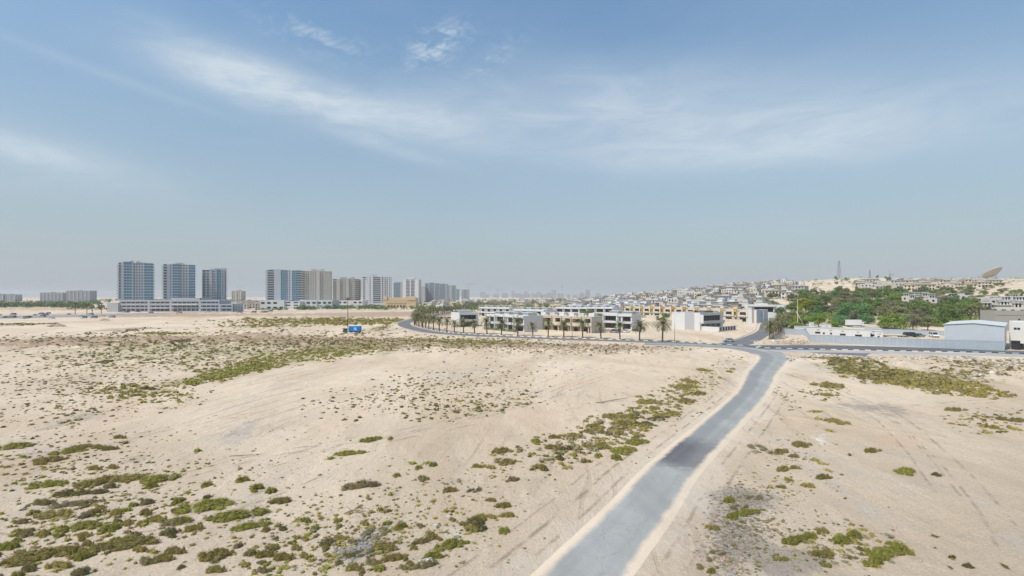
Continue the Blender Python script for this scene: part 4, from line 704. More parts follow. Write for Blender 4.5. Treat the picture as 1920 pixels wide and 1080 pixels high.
VM = {'white': [villa_mesh(2, white2, roofm), villa_mesh(3, white, white2), villa_mesh(8, white2, rooft, True)], 'beige': [villa_mesh(5, beige, roofm), villa_mesh(6, cream, rooft), villa_mesh(9, beige, roofm, True)],
      'brown': [villa_mesh(11, brown, rooft), villa_mesh(12, MATS['tower_sand'], rooft, True)], 'grey': [villa_mesh(14, lgrey, grey), villa_mesh(15, grey, lgrey, True)], 'turret': [villa_mesh(21, white2, lgrey, False, True), villa_mesh(23, white2, roofm, True, True)]}
ALLP = []
NV = [0]; VPOS = []
def put_villa(kind, x, y, rz, lab, group, s=1.0):
    o = link('villa', VM[kind][NV[0] % len(VM[kind])], None, (x, y, far_base(x, y, 5))); NV[0] += 1
    o.rotation_euler = (0, 0, rz); o.scale = (s, s, s); tag(o, lab, 'house', group); VPOS.append((x, y)); return o
occupied = []
u = np.array([math.cos(R(-56)), math.sin(R(-56))]); v = np.array([-u[1], u[0]])
nrow = 0; cnt = 0
for k in range(1, 19):
    off = 34+(k-1)*31
    kinds_ = [('grey',), ('brown','grey'), ('white','grey'), ('beige','brown'), ('white',), ('beige','white')][k % 6]
    lbl = {'grey': 'grey', 'brown': 'brown', 'white': 'white', 'beige': 'beige'}
    for j in range(-26, 8):
        p = np.array([143.7, 312])+v*off+u*(j*19+rg.uniform(-2, 2)); px = 960+F*p[0]/p[1]
        if p[1] < 300 or p[1] > 940 or px < 1030 or px > 1480: continue
        if float(dist_poly(np.array([p[0]+5]), np.array([p[1]]), side_c)[0]) < 14 or (150 < p[0] < 190 and 335 < p[1] < 380): continue
        if rg.random() < (.22 if p[1] < 560 else .48): continue
        kd = kinds_[int(rg.integers(len(kinds_)))]
        dname = 'lower' if p[1] < 480 else 'middle' if p[1] < 680 else 'top'
        put_villa(kd, p[0], p[1], R(-56+rg.uniform(-4, 4)), f"{lbl[kd]} flat roofed villa on the {dname} part of the gentle hillside", f"{lbl[kd]} villas on the {dname} part of the hillside")
# two storey slab roofed rows right behind the ochre row
row(152, 372, -56, 4, 10.5, lambda i: US[1], lambda i: f"{ORD[i]} brown shaded villa from the right behind the ochre framed row", 'brown shaded villas behind the ochre row')
row(112, 436, -56, 5, 10.5, lambda i: US[(0,2,0,3,0)[i]], lambda i: f"{ORD[i]} pale slab roofed villa from the right behind the ochre framed row", 'slab roofed villas behind the ochre row')
row(184, 402, -50, 3, 10.5, lambda i: US[(1,3,2)[i]], lambda i: f"{ORD[i]} slab roofed villa from the right near the top of the side road", 'slab roofed villas near the side road')
# right hand hillside
r = empty('long_building', (*at(1868, 262)[:2], 0), R(-12), 'long plain grey beige building with two small dark windows behind the shed', 'building'); b = MB(); shell(b, 34, 12, 0, 10.4, .3, [(9.5,10.5,5.6,6.5),(12.3,13.3,5.6,6.5)]); b.box(.3,33.7,.3,11.7,9.6,9.9); b.box(0,34,-.15,-.002,8.2,8.5); b.build('wall', greywall, r); VPOS.append(at(1890, 262)[:2])
for a in (9.5, 12.3): window(r, a, 0, 5.6, 1.0, .9, 0, 1, darkwin)
for (px, yy, kd, s, rz) in [(1690,455,'turret',1,-10),(1712,470,'turret',1,5),(1738,450,'turret',1,-12),(1765,465,'white',1,0),(1700,430,'turret',1,-20),(1790,470,'white',1,10),(1838,330,'turret',1.1,-6),(1870,345,'turret',1.1,-4),(1903,330,'turret',1.2,-6),(1880,395,'turret',1.1,4),(1912,400,'turret',1.1,0),(1856,420,'white',1,12),(1928,350,'white',1.2,0),(1830,440,'white',1,-8),(1896,445,'turret',1,3)]:
    x, y, z = at(px, yy); put_villa(kd, x, y, R(rz-30), f"white villa with {'capped roof turrets' if kd == 'turret' else 'a plain flat roof'} among trees on the right hillside", 'white villas among the trees on the right', s)
for i in range(24):
    px = rg.uniform(1585, 1700); yy = rg.uniform(600, 760); x, y, z = at(px, yy)
    if min([99]+[math.hypot(x-a, y-b) for a, b in VPOS]) < 15: continue
    put_villa('turret' if False else ('white','beige')[i % 2], x, y, R(-20+rg.uniform(-10, 10)), 'small pale villa on the upper slope behind the wood', 'pale villas on the upper slope behind the wood')
for i in range(30):
    px = rg.uniform(1690, 1850); yy = rg.uniform(640, 780); x, y, z = at(px, yy)
    if min([99]+[math.hypot(x-a, y-b) for a, b in VPOS]) < 16: continue
    put_villa('beige', x, y, R(-20+rg.uniform(-10, 10)), 'small sand coloured villa high on the right slope', 'sand coloured villas high on the right slope')
for i in range(46):
    px = rg.uniform(790, 1050); yy = 560*(1+rg.random()**.9*2.4); x, y, z = at(px, yy)
    if min([99]+[math.hypot(x-a, y-b) for a, b in VPOS]) < 19 or float(dist_poly(np.array([x]), np.array([y]), main_c)[0]) < 22: continue
    kd = ('beige','white','grey')[i % 3]; put_villa(kd, x, y, R(-50+rg.uniform(-8, 8)), f"{kd} low house in the flat suburb beyond the palm avenue", f"{kd} low houses in the flat suburb")
for i in range(24):
    px = rg.uniform(428, 500) if i < 16 else rg.uniform(290, 440); yy = rg.uniform(700, 1100); x, y, z = at(px, yy)
    if min([99]+[math.hypot(x-a, y-b) for a, b in VPOS]) < 18: continue
    put_villa('white', x, y, R(rg.uniform(-10, 30)), 'small white house on the plain between the tower groups', 'small white houses between the tower groups')
# ---------------------------------------------------------------- towers
def tower(name, label, cat, px0, px1, pytop, yy, D, bays, wm, gm_, left=None, right=None, fh=3.15, pod=0, rz=0, crown=(), base_py=None, group=None):
    """bays: (fraction, style, proud, extra height); left / right: style of the side walls"""
    x0, x1 = (px0-960)/F*yy, (px1-960)/F*yy; t1 = (px1-960)/F; W = (t1*yy-x0)/(math.cos(rz)-t1*math.sin(rz)); top = H-(pytop-HZ)/F*yy; z0 = pod; nf = max(3, int((top-z0)/fh)); fh = (top-z0)/nf
    r = empty(name, (x0, yy, 0), rz, label, cat, group)
    core = MB().box(1.2, W-1.2, 1.2, D-1.2, -1, top-.4); walls = MB(); glz = MB(); slabs = MB(); panes = MB(); tot = sum(b[0] for b in bays); x = 0.0
    core.box(1.2, W-1.2, 1.2, D-1.2, top-.4, top-.35)
    for (fr, st, pr, ex) in bays:
        w_ = W*fr/tot; a, b_ = x, x+w_; x = b_; y0 = -pr; tp = top+ex
        if st == 'fin': walls.box(a, b_, y0, 1.19, -.5, tp)
        elif st == 'glass':
            glz.box(a+.02, b_-.02, y0, 1.19, z0, tp-.5); walls.box(a, b_, y0-.05, 1.2, tp-.5, tp)
            for i in range(nf): slabs.box(a+.02, b_-.02, y0-.10, y0-.002, z0+i*fh, z0+i*fh+.75)
            for k in range(1, 3): walls.box(a+w_*k/3-.12, a+w_*k/3+.12, y0-.16, y0-.101, z0, tp-.5)
        elif st == 'balc':
            for i in range(nf):
                z = z0+i*fh; walls.box(a, b_, y0-.6, 1.19, z, z+.3); walls.box(a+w_*.08, b_-w_*.08, y0-.6, y0-.5, z+.3, z+1.15)
            walls.box(b_-.35, b_-.02, y0, 1.19, z0+.01, tp); walls.box(a+.02, a+.3, y0+.02, 1.19, z0+.01, tp); panes.box(a+.31, b_-.36, .35, 1.19, z0, top-.1)
        elif st[:3] == 'win':
            n = int(st[3:] or 2); cw = w_/n; ops = []
            for i in range(nf):
                for k in range(n): ops.append((k*cw+cw*.24, k*cw+cw*.76, z0+i*fh+1.0, z0+i*fh+fh-.55))
            wall_face(walls, (a, y0), (1,0), (0,1), w_, .5, -.5, tp, ops); panes.box(a+.1, b_-.1, y0+.51, 1.19, z0, top-.1)
            if n >= 2 and w_ > 6:
                for i in range(nf): slabs.box(a+cw*.15, a+cw*.9, y0-.8, y0-.002, z0+i*fh+.2, z0+i*fh+1.0)
    for side, st in (('L', left), ('R', right)):
        X0 = 0 if side == 'L' else W; s = 1 if side == 'L' else -1; dd = D-1.3
        if st is None or st == 'plain': walls.obox((X0, 1.21), (0,1), dd, (s,0), 1.19, -.5, top)
        elif st == 'glass':
            glz.obox((X0, 1.21), (0,1), dd, (s,0), 1.19, -.5, top-.5); walls.obox((X0, 1.21), (0,1), dd, (s,0), 1.19, top-.5, top)
            for i in range(nf): slabs.obox((X0-s*.1, 1.21), (0,1), dd, (s,0), .098, z0+i*fh, z0+i*fh+.7)
        elif st == 'win':
            n = 3; cw = dd/n; ops = [(k*cw+cw*.3, k*cw+cw*.7, z0+i*fh+1.0, z0+i*fh+fh-.6) for i in range(nf) for k in range(n)]
            wall_face(walls, (X0, 1.21), (0,1), (s,0), dd, .5, -.5, top, ops); panes.obox((X0+s*.51, 1.25), (0,1), dd-.1, (s,0), .68, z0, top-.1)
        elif st == 'balc':
            panes.obox((X0+s*.6, 1.25), (0,1), dd-.1, (s,0), .59, z0, top-.1); walls.obox((X0, D-1.6), (0,1), 1.5, (s,0), 1.19, -.5, top); walls.obox((X0, dd*.45), (0,1), 1.2, (s,0), 1.19, z0, top)
            for i in range(nf): slabs.obox((X0-s*1.7, 2.2), (0,1), dd-2.6, (s,0), 2.3, z0+i*fh, z0+i*fh+.28); slabs.obox((X0-s*1.7, 2.2), (0,1), dd-2.6, (s,0), .12, z0+i*fh+.28, z0+i*fh+1.1)
    walls.box(0, W, D-.09, D, -.5, top)
    core.build('core', wm, r); walls.build('wall', wm, r)
    if glz.v: glz.build('glazing', gm_, r)
    if panes.v: panes.build('window', towwin, r, kind='stuff')
    if slabs.v: slabs.build('balcony' if left == 'balc' or right == 'balc' else 'spandrel', bluepanel if gm_ in (bluegl,) and left != 'balc' else wm, r, kind='stuff')
    if crown:
        c = MB()
        for (a, b_, y0, y1, h) in crown: c.box(W*a, W*b_, D*y0, D*y1, top-.36, top+h)
        c.build('roof_structure', wm, r)
    return r
G1 = 'residential towers on the left of the plain'
r1 = tower('apartment_tower', 'leftmost tall apartment tower with blue glass bays and a white box beside it', 'tower', 222, 287, 492, 592, 20, [(.9,'balc',.3,-.2),(.6,'fin',.6,0),(.25,'fin',1.4,1.2),(2.6,'glass',1.0,1.2),(.3,'fin',1.3,.4),(3.4,'win4',.0,-.4),(.3,'fin',1.3,.4),(2.9,'glass',1.0,.2)], twhite, bluegl, 'balc', 'glass', pod=14, rz=R(31), crown=[(.3,.42,.1,.3,2.4),(.5,.6,.15,.4,2.2),(.55,.75,.4,.7,1.2)], group=G1)
r2 = tower('apartment_tower', 'second tall apartment tower from the left with blue glass bays', 'tower', 306, 366, 495, 604, 20, [(1.3,'balc',.3,-.3),(.8,'fin',.5,-.2),(.7,'win1',.2,-.3),(.3,'fin',1.2,.6),(2.4,'glass',1.0,.6),(2.8,'win3',.0,0),(.3,'fin',1.2,.2),(2.2,'glass',1.0,.0)], twhite, bluegl, 'balc', 'glass', pod=14, rz=R(31), crown=[(.38,.62,.1,.4,2.0),(.5,.66,.45,.7,1.4)], group=G1)
r3 = tower('apartment_tower', 'third apartment tower from the left, narrower and lower with a cream side', 'tower', 379, 422, 506, 640, 15, [(3.6,'win2',.4,-1.5),(.9,'fin',.9,1.6),(2.0,'win2',.2,1.0),(.3,'fin',.9,2.6),(2.2,'glass',.2,1.2),(.2,'fin',.7,1.0),(1.6,'win2',.2,1.0)], twhite, bluegl, 'win', 'balc', pod=10, rz=R(24), crown=[(.5,1.06,.1,.5,2.6)], group=G1)
# shared podium of the left towers
p = empty('podium_building', ((203-960)/F*578, 578, 0), R(3), 'long white podium with dark strip windows under the left towers', 'podium'); b = MB(); g_ = MB(); Wp = (430-203)/F*578
b.box(0, 12, -2, 20, -.5, 10.5); sg = [(12,44,13.5),(44,68,13.6),(68,100,16),(100,122,13.6),(122,Wp,9)]
for (a, c, h) in sg:
    if c-a > 30 and h < 14 or a == 100: pass
    n = max(1, int(h/4.4)); ops = []
    for k in range(n): ops.append((1.2, c-a-1.2, k*4.3+1.0, k*4.3+(3.7 if k == 0 else 3.0)))
    wall_face(b, (a, 0), (1,0), (0,1), c-a, 1.0, -.5, h, ops); g_.box(a+.5, c-.5, 1.01, 3, 0, h-.4); b.box(a, c, 3.01, 26, -.5, h-.1); b.box(a,c,1.01,3.0,h-.35,h-.1)
    for k in range(int((c-a)/5)): b.box(a+2.5+k*5, a+3.0+k*5, -.12, .9, 0, h-.6)
b.build('wall', podm, p); g_.build('glazing', towwin, p); MB().box(70, 98, -1.4, -.15, 7.6, 8.6).box(46,66,-1.2,-.15,3.9,4.6).build('canopy', lgrey, p)
G2 = 'middle group of towers receding along the avenue'
tower('apartment_tower', 'glass and white slab tower at the left end of the middle group', 'tower', 498, 566, 506, 705, 20, [(.5,'fin',.5,0),(1.7,'balc',.2,-.4),(.4,'fin',.6,0),(1.4,'fin',.9,.8),(1.4,'glass',.5,.6),(1.2,'win2',.0,.3),(.4,'fin',.9,.2),(1.3,'glass',.5,.1),(1.3,'balc',.2,.0)], twhite, bluegl, 'win', 'balc', pod=12, rz=R(20), crown=[(.1,.4,.2,.6,1.5)], group=G2)
tower('apartment_tower', 'broad cream tower with rows of small square windows', 'tower', 566, 621, 508, 720, 20, [(1.0,'balc',.2,0),(3.6,'win5',.3,.4),(.9,'fin',.9,1.4),(3.6,'win5',.3,.0)], tbeige, tealgl, 'balc', 'win', pod=12, rz=R(16), crown=[(.3,.5,.2,.5,3.2),(.62,.75,.2,.5,3.4)], group=G2)
tower('apartment_tower', 'sand coloured stepped tower right of the cream tower', 'tower', 624, 674, 523, 820, 22, [(1.3,'win2',.0,-1.5),(.8,'fin',.4,-.6),(2.2,'win3',.5,.6),(.8,'fin',1.0,1.5),(2.0,'win3',.4,1.0),(1.4,'balc',.3,-.6)], tsand, tealgl, 'win', 'balc', pod=10, rz=R(12), crown=[(.28,.5,.1,.4,3),(.66,.8,.1,.4,3.2)], group=G2)
tower('apartment_tower', 'grey tower with a tall white slab and dark vertical slots', 'tower', 679, 733, 519, 905, 22, [(1.1,'win1',.0,-1.2),(.9,'fin',.8,-5.5),(.4,'win1',.4,2.2),(.6,'fin',1.2,3.6),(2.0,'balc',.3,1.6),(.3,'fin',1.0,2.0),(.6,'win1',.0,.8),(1.9,'win3',.2,.4)], lgrey, tealgl, 'win', 'win', pod=8, rz=R(10), crown=[(.25,.5,.1,.4,4.8)], group=G2)
tower('apartment_tower', 'small grey tower half hidden behind the grey slotted tower', 'tower', 738, 757, 530, 1250, 30, [(2,'glass',.2,0),(1,'fin',.5,2)], tgrey, tealgl, 'win', 'win', pod=4, crown=[(.1,.9,.2,.6,2)], group=G2)
tower('apartment_tower', 'symmetrical grey tower with a white cross of mullions behind the sandstone hall', 'tower', 755, 785, 524, 1150, 34, [(1.2,'fin',.5,0),(1.3,'balc',.0,.4),(.4,'fin',.6,2.4),(1.3,'balc',.0,.4),(1.4,'fin',.5,0)], lgrey, tealgl, 'win', 'win', pod=4, crown=[(.28,.72,.1,.5,4.4)], group=G2)
tower('apartment_tower', 'pale low tower in the gap right of the symmetrical tower', 'tower', 785, 797, 538, 1450, 30, [(1,'win1',.0,0),(1,'fin',.3,2.5)], tgrey, tealgl, 'win', 'win', pod=3, group=G2)
tower('apartment_tower', 'wide teal glass tower toward the hazy end of the group', 'tower', 797, 822, 531, 1480, 36, [(1,'glass',.4,0),(.3,'fin',.6,1),(1.4,'glass',.4,1.2),(.3,'fin',.6,0),(1,'glass',.4,0)], tgrey, tealgl, 'glass', 'glass', pod=3, crown=[(.3,.6,.2,.6,2)], group=G2)
tower('apartment_tower', 'dark teal tower just right of the wide teal tower', 'tower', 823, 837, 532, 1620, 36, [(.4,'fin',.4,0),(2,'glass',.3,0),(.4,'fin',.4,.6)], tgrey, tealgl, 'glass', 'glass', pod=3, group=G2)
tower('apartment_tower', 'hazy grey tower second from the right of the group', 'tower', 838, 853, 535, 1850, 36, [(1,'win1',0,0),(.5,'fin',.4,.5),(1,'glass',.2,0)], tgrey, tealgl, 'win', 'glass', pod=3, group=G2)
tower('apartment_tower', 'low hazy tower at the right end of the joined group', 'tower', 852, 860, 542, 2100, 36, [(1,'win1',0,0),(1,'glass',.2,0)], tgrey, tealgl, 'win', 'glass', pod=3, group=G2)
tower('apartment_tower', 'lone unfinished tower with a crane beyond the group', 'tower', 865, 879, 543, 2600, 36, [(1,'win1',0,0),(1,'balc',.2,1.5),(1,'win1',0,0)], tgrey, darkwin, 'win', 'win', pod=3, group=G2)
# podiums of the middle group
def podium(px0, px1, yy, h, D, m, label, n=2, rz=0):
    x0 = (px0-960)/F*yy; W = (px1-px0)/F*yy; r = empty('podium_building', (x0, yy, 0), rz, label, 'podium'); b = MB(); g_ = MB(); ops = []
    k = max(2, int(W/7)); cw = W/k
    for i in range(k):
        for j in range(n):
            if (i*7+j*3) % 4 != 0: ops.append((i*cw+cw*.2, i*cw+cw*.8, 1+j*h/n, 1+j*h/n+h/n*.42))
    wall_face(b, (0,0), (1,0), (0,1), W, .8, -.5, h, ops); b.box(0, W, 1.6, D, -.5, h-.2); g_.box(.3, W-.3, .81, 1.59, -.4, h-.3); b.build('wall', m, r); g_.build('glazing', darkwin, r); return r
podium(487, 533, 690, 12.5, 30, twhite, 'white podium with few openings under the glass and white slab tower', 2)
podium(533, 562, 692, 11, 30, lgrey, 'grey podium with purple grey strip windows beside the white podium', 3)
podium(562, 594, 705, 12.5, 30, twhite, 'white left podium block under the broad cream tower', 2)
podium(594, 623, 706, 12.5, 30, twhite, 'white right podium block under the broad cream tower', 2)
podium(623, 680, 790, 11.5, 30, lgrey, 'long low grey podium under the sand coloured tower', 2)
podium(680, 722, 870, 5, 30, white, 'low white podium beside the sandstone hall', 1)
# sandstone hall
r = empty('sandstone_hall', ((718-960)/F*770, 770, 0), R(2), 'low sandstone coloured hall with a ribbed upper wall and dark ground floor arches', 'hall'); W = 61/F*770; b = MB()
ops = [(7+i*4.6, 9.6+i*4.6, 1, 4.2) for i in range(6)]+[(5+i*3.4, 7.6+i*3.4, 5.6, 6.6) for i in range(9)]
wall_face(b, (0,0), (1,0), (0,1), W, .8, -.5, 12, ops); b.box(0, W, 1.4, 26, -.5, 15.5); b.box(0, 6, -.6, 1.39, 12.01, 17.6); b.box(36, W, -.8, 1.39, 12.01, 17.8)
for i in range(22): b.box(6.5+i*1.9, 7.1+i*1.9, -.25, -.002, 7, 12)
b.build('wall', sandst, r); MB().box(.3, W-.3, .81, 1.39, 0, 11).build('glazing', darkwin, r)
# blocks far off to the left
for (a, c, tp, yy, lb) in [(75,117,548.5,1500,'long dark apartment block left of the pale one on the horizon'),(124,168,545,1480,'long pale apartment block with twin cores on the horizon'),(10,28,552,1700,'small dark block near the left edge on the horizon'),(-14,6,551.5,1700,'dark block cut by the left picture edge on the horizon'),(434,452,545.5,1500,'small domed grey tower alone between the tower groups')]:
    n = 6 if c-a > 25 else 2
    tower('apartment_block', lb, 'apartment block', a, c, tp, yy, 26, sum([[(1,'win2',.0,0),(.25,'fin',.4,.4)] for _ in range(n)], []), tgrey if 'dark' in lb else tsand if 'domed' in lb else tgrey, tealgl, 'win', 'win', pod=2, fh=3.6, crown=[(.3,.7,.2,.6,3)] if 'domed' in lb else [(.4,.5,.2,.6,1.5)])
# far skyline
sk = np.random.default_rng(4)
for i in range(24):
    px = [905,912,930,947,962,968,975,981,986,990,999,1004,1010,1016,1024,1031,1040,1048,1054,1091,1102,1122,1066,1078][i]; yy = sk.uniform(4200, 5600); h = sk.uniform(20, 46) if i % 4 else sk.uniform(50, 72); x = (px-960)/F*yy; w_ = sk.uniform(26, 60)
    b = MB(); b.box(-w_/2, w_/2, 0, 24, 0, h).box(-w_/4, w_/4, 6, 18, h, h+sk.uniform(3, 12)).box(-w_*.1, w_*.1, -1, -.01, 4, h-3); o = b.build('skyline_tower', tgrey, None, (x, yy, 0)); tag(o, 'faint hazy tower block on the horizon beyond the suburb', 'tower', 'faint towers on the hazy horizon')
def crane(px, yy, h, jib, lab, z=0, rz=.3):
    x = (px-960)/F*yy; r = empty('tower_crane', (x, yy, z), rz, lab, 'crane'); MB().box(-1, 1, -1, 1, 0, h).build('mast', steel, r); MB().box(-jib*.3, jib, -.7, .7, h, h+1.4).build('jib', steel, r); MB().box(-.6,.6,-.6,.6,h+1.4,h+7).build('apex', steel, r); MB().box(-jib*.3, -jib*.2, -1, 1, h-3, h).build('counterweight', conc, r)
crane(878, 2600, 78, 40, 'hazy tower crane over the lone unfinished tower')
crane(933, 3400, 60, 45, 'faint tower crane above the suburb horizon', rz=.6)
for (px, hh) in ((1668,6),):
    x, y, z = at(px, 900); crane(px, 900, hh, 8, 'distant small crane on the sandy ridge', z)
# ---------------------------------------------------------------- palms
def frond(g, a, el0, Ln, V, Fq, base, droop=1.0, w0=.5):
    n = 7; pts = []; x, z = 0., 0.; e = el0
    for i in range(n+1):
        pts.append((x, z)); x += math.cos(e)*Ln/n; z += math.sin(e)*Ln/n; e -= droop*.30*(1+.3*i/n)
    ca, sa = math.cos(a), math.sin(a); side = np.array([-sa, ca, 0])
    P = [np.array([ca*p[0], sa*p[0], p[1]])+base for p in pts]
    for i in range(n):
        q0, q1 = P[i], P[i+1]; w_ = w0*(.35+1.0*math.sin(math.pi*min(1, (i+.9)/(n+.3)))**.7)
        for s in (-1, 1):
            for h in (0, .5):
                b0 = q0+(q1-q0)*h; b1 = q0+(q1-q0)*(h+.34); tip = b0+(q1-q0)*1.0+side*s*w_*g.uniform(.8, 1.25)+np.array([0, 0, -.28*w_+g.uniform(-.05, .05)])
                o = len(V); V += [b0, b1, tip, tip-(b1-b0)*.2]; Fq.append((o, o+1, o+2, o+3))
    for q0, q1 in zip(P[:-1], P[1:]):
        o = len(V); V += [q0-side*.05, q0+side*.05, q1+side*.03, q1-side*.03]; Fq.append((o, o+1, o+2, o+3))
def palm(seed, h=5.2, Ln=3.8, nf=27):
    g = np.random.default_rng(seed); r = empty('palm_tree', (0,0,0)); b = MB(); lean = g.uniform(-.25, .25, 2); pts = []; rs = []
    for i in range(11):
        t = i/10; pts.append((lean[0]*t*t, lean[1]*t*t, -.5+(h+.5)*t)); rs.append((.34 if i < 2 else .25-.03*t)*(1.08 if i % 2 else .96))
    b.tube(pts, rs, 8); b.build('trunk', trunkm, r, smooth=True)
    top = np.array([lean[0], lean[1], h]); V, Fq = [], []
    for i in range(nf):
        t = i/nf; frond(g, i*2.399+g.uniform(-.2, .2), R(78)*(1-t)+R(-12)*t, Ln*g.uniform(.85, 1.1)*(1-.15*abs(t-.5)), V, Fq, top, .62+.4*t)
    link('crown', np_mesh('crown', np.array(V), np.array(Fq), palmf), r)
    V, Fq = [], []
    for i in range(9): frond(g, i*.7+g.uniform(-.2, .2), R(-50), Ln*.5, V, Fq, top-np.array([0, 0, .2]), .6, .25)
    link('dry_skirt', np_mesh('dry_skirt', np.array(V), np.array(Fq), palmd), r)
    MB().tube([(lean[0],lean[1],h-.7),(lean[0],lean[1],h-.2),(lean[0],lean[1],h+.25)], [.27,.38,.2], 8).build('crownshaft', trunkm, r)
    return r
PT = [snap(palm(1)), snap(palm(2, 4.9, 3.9, 29)), snap(palm(3, 5.5, 3.6, 25)), snap(palm(4, 4.6, 3.5, 23))]
front = [(1242,640.3),(1199,637.8),(1162.5,636.8),(1127,635),(1092.5,633.3),(1057,632),(1028,631.3),(999,629.8),(970.9,629.2),(940,628),(913,626.5),(890,626),(869.4,624.6),(851.9,623.3),(837.8,622.3),(823.5,620.5),(813,619),(804,617.3),(798,616),(792.6,614.7),(785.5,613),(778,610.5)]
for i, (px, py) in enumerate(front):
    x, y = flat(px, py); k = H-0; o = place(inst(PT[i % 4]), (x, y, 0), rg.uniform(0, 6.28), f"{ORD[i]} date palm from the right in the row along the painted kerb", 'date palms along the painted kerb', 'palm tree'); s = rg.uniform(.98, 1.24)*(1.05 if i == 0 else 1); o.scale = (s, s, s*rg.uniform(.92, 1.08)); o.rotation_euler = (rg.uniform(-.05, .05), rg.uniform(-.05, .05), rg.uniform(0, 6.28))
av = resample(main_c, 12.5); i0 = int(np.argmin(np.hypot(av[:, 0]+66, av[:, 1]-312)))
k = 0
for side in (6.6, -7.2):
    P = offset(av[i0-1:], side)
    for j, (x, y) in enumerate(P):
        if side > 10 and (j % 2 or y < 345): continue
        if side < 0 and y < 420: continue
        if y > 900 or (y > 600 and j % 2): continue
        s = rg.uniform(.9, 1.1); part_ = 'near bend' if y < 400 else 'middle' if y < 560 else 'far end'
        o = place(inst(PT[k % 4]), (x+rg.uniform(-.8, .8), y+rg.uniform(-1.5, 1.5), 0), rg.uniform(0, 6.28), f"date palm in the {'left' if side < 0 else 'right'} row on the {part_} of the avenue", f"date palms on the {part_} of the avenue, {'left' if side < 0 else 'right'} row", 'palm tree'); o.scale = (s, s, s); k += 1
P = offset(resample(side_c, 6.5)[6:], 7.0)
for j, (x, y) in enumerate(P[:15]):
    px = 960+F*x/y; s = rg.uniform(.95, 1.15)
    o = place(inst(PT[(j+1) % 4]), (x, y, tz(x, y)), rg.uniform(0, 6.28), f"{ORD[j]} palm up the right edge of the side road from the junction", 'palms up the side road', 'palm tree'); o.scale = (s, s, s)

# ---------------------------------------------------------------- trees
def tree_mesh(seed, m, h=7.5, rad_=4.5, nl=13, nleaf=3800, size=.42, low=.08, openness=.3):
    g = np.random.default_rng(seed); r = empty('tree', (0,0,0)); LB = []
    for i in range(nl):
        a = g.uniform(0, 6.28); d = rad_*.72*math.sqrt(g.random()); zc = h*(low+.18)+(h*(.80-low))*g.random()**.8*(1-.35*(d/rad_)**2)
        LB.append((math.cos(a)*d, math.sin(a)*d, zc, rad_*g.uniform(.26, .46)*(1-.2*openness)))
    A = np.array(LB); wts = A[:, 3]**2; ch = g.choice(nl, nleaf, p=wts/wts.sum()); A = A[ch]
    D = g.normal(0, 1, (nleaf, 3)); D /= np.linalg.norm(D, axis=1)[:, None]; D[:, 2] = np.where(D[:, 2] < -.4, -D[:, 2], D[:, 2]); rr = A[:, 3]*g.uniform(.62, 1.12, nleaf)
    P = A[:, :3]+D*rr[:, None]*np.array([1, 1, .72]); V = leaf_cloud(g, P, D, size, .35)
    b = MB(); top = h*.62; b.tube([(0,0,-.6),(.1,.05,h*.16),(.15,-.1,h*.34)], [.30,.22,.17], 7)
    for i in range(7):
        l = LB[i]; b.tube([(.12,-.05,h*.2+.05*i),(l[0]*.4,l[1]*.4,h*.2+(l[2]-h*.2)*.5),(l[0]*.85,l[1]*.85,l[2])], [.13,.09,.03], 5)
    b.build('trunk', barkm, r, smooth=True); link('crown', np_mesh('crown', V, np.arange(len(V)).reshape(-1, 4), m), r); return r
TR = {'deep': [snap(tree_mesh(31, TREE['deep'])), snap(tree_mesh(32, TREE['deep'], 6.5, 4.2, 10))], 'bright': [snap(tree_mesh(33, TREE['bright'], 5.6, 5.2, 14, 4600, .4, -.08)), snap(tree_mesh(34, TREE['bright'], 6.6, 4.6))],
      'sea': [snap(tree_mesh(35, TREE['sea'], 5.4, 6.4, 20, 6400, .38, -.12)), snap(tree_mesh(36, TREE['sea'], 5.0, 5.6, 18, 5600, .38, -.12))], 'lime': [snap(tree_mesh(37, TREE['lime'], 8.5, 5.2, 16, 5200, .42, .0))],
      'olivet': [snap(tree_mesh(38, TREE['olivet'], 7.5, 4.6, 14, 3600, .42, .05)), snap(tree_mesh(39, TREE['olivet'], 6.2, 4.8, 13, 3400, .42, .0))], 'greyt': [snap(tree_mesh(40, TREE['greyt'], 6.5, 4.8, 12, 3000, .36, .15))]}
TW = {'deep': 'dark green', 'bright': 'bright green', 'sea': 'blue green dome shaped', 'lime': 'yellow green', 'olivet': 'olive green', 'greyt': 'greyish half bare'}
nt_ = [0]
def put_tree(kind, x, y, s, lab, group):
    o = inst(TR[kind][nt_[0] % len(TR[kind])]); nt_[0] += 1; place(o, (x, y, tz(x, y)), rg.uniform(0, 6.28), lab, group, 'tree'); o.scale = (s*rg.uniform(.92, 1.08), s*rg.uniform(.92, 1.08), s*rg.uniform(.9, 1.08)); return o
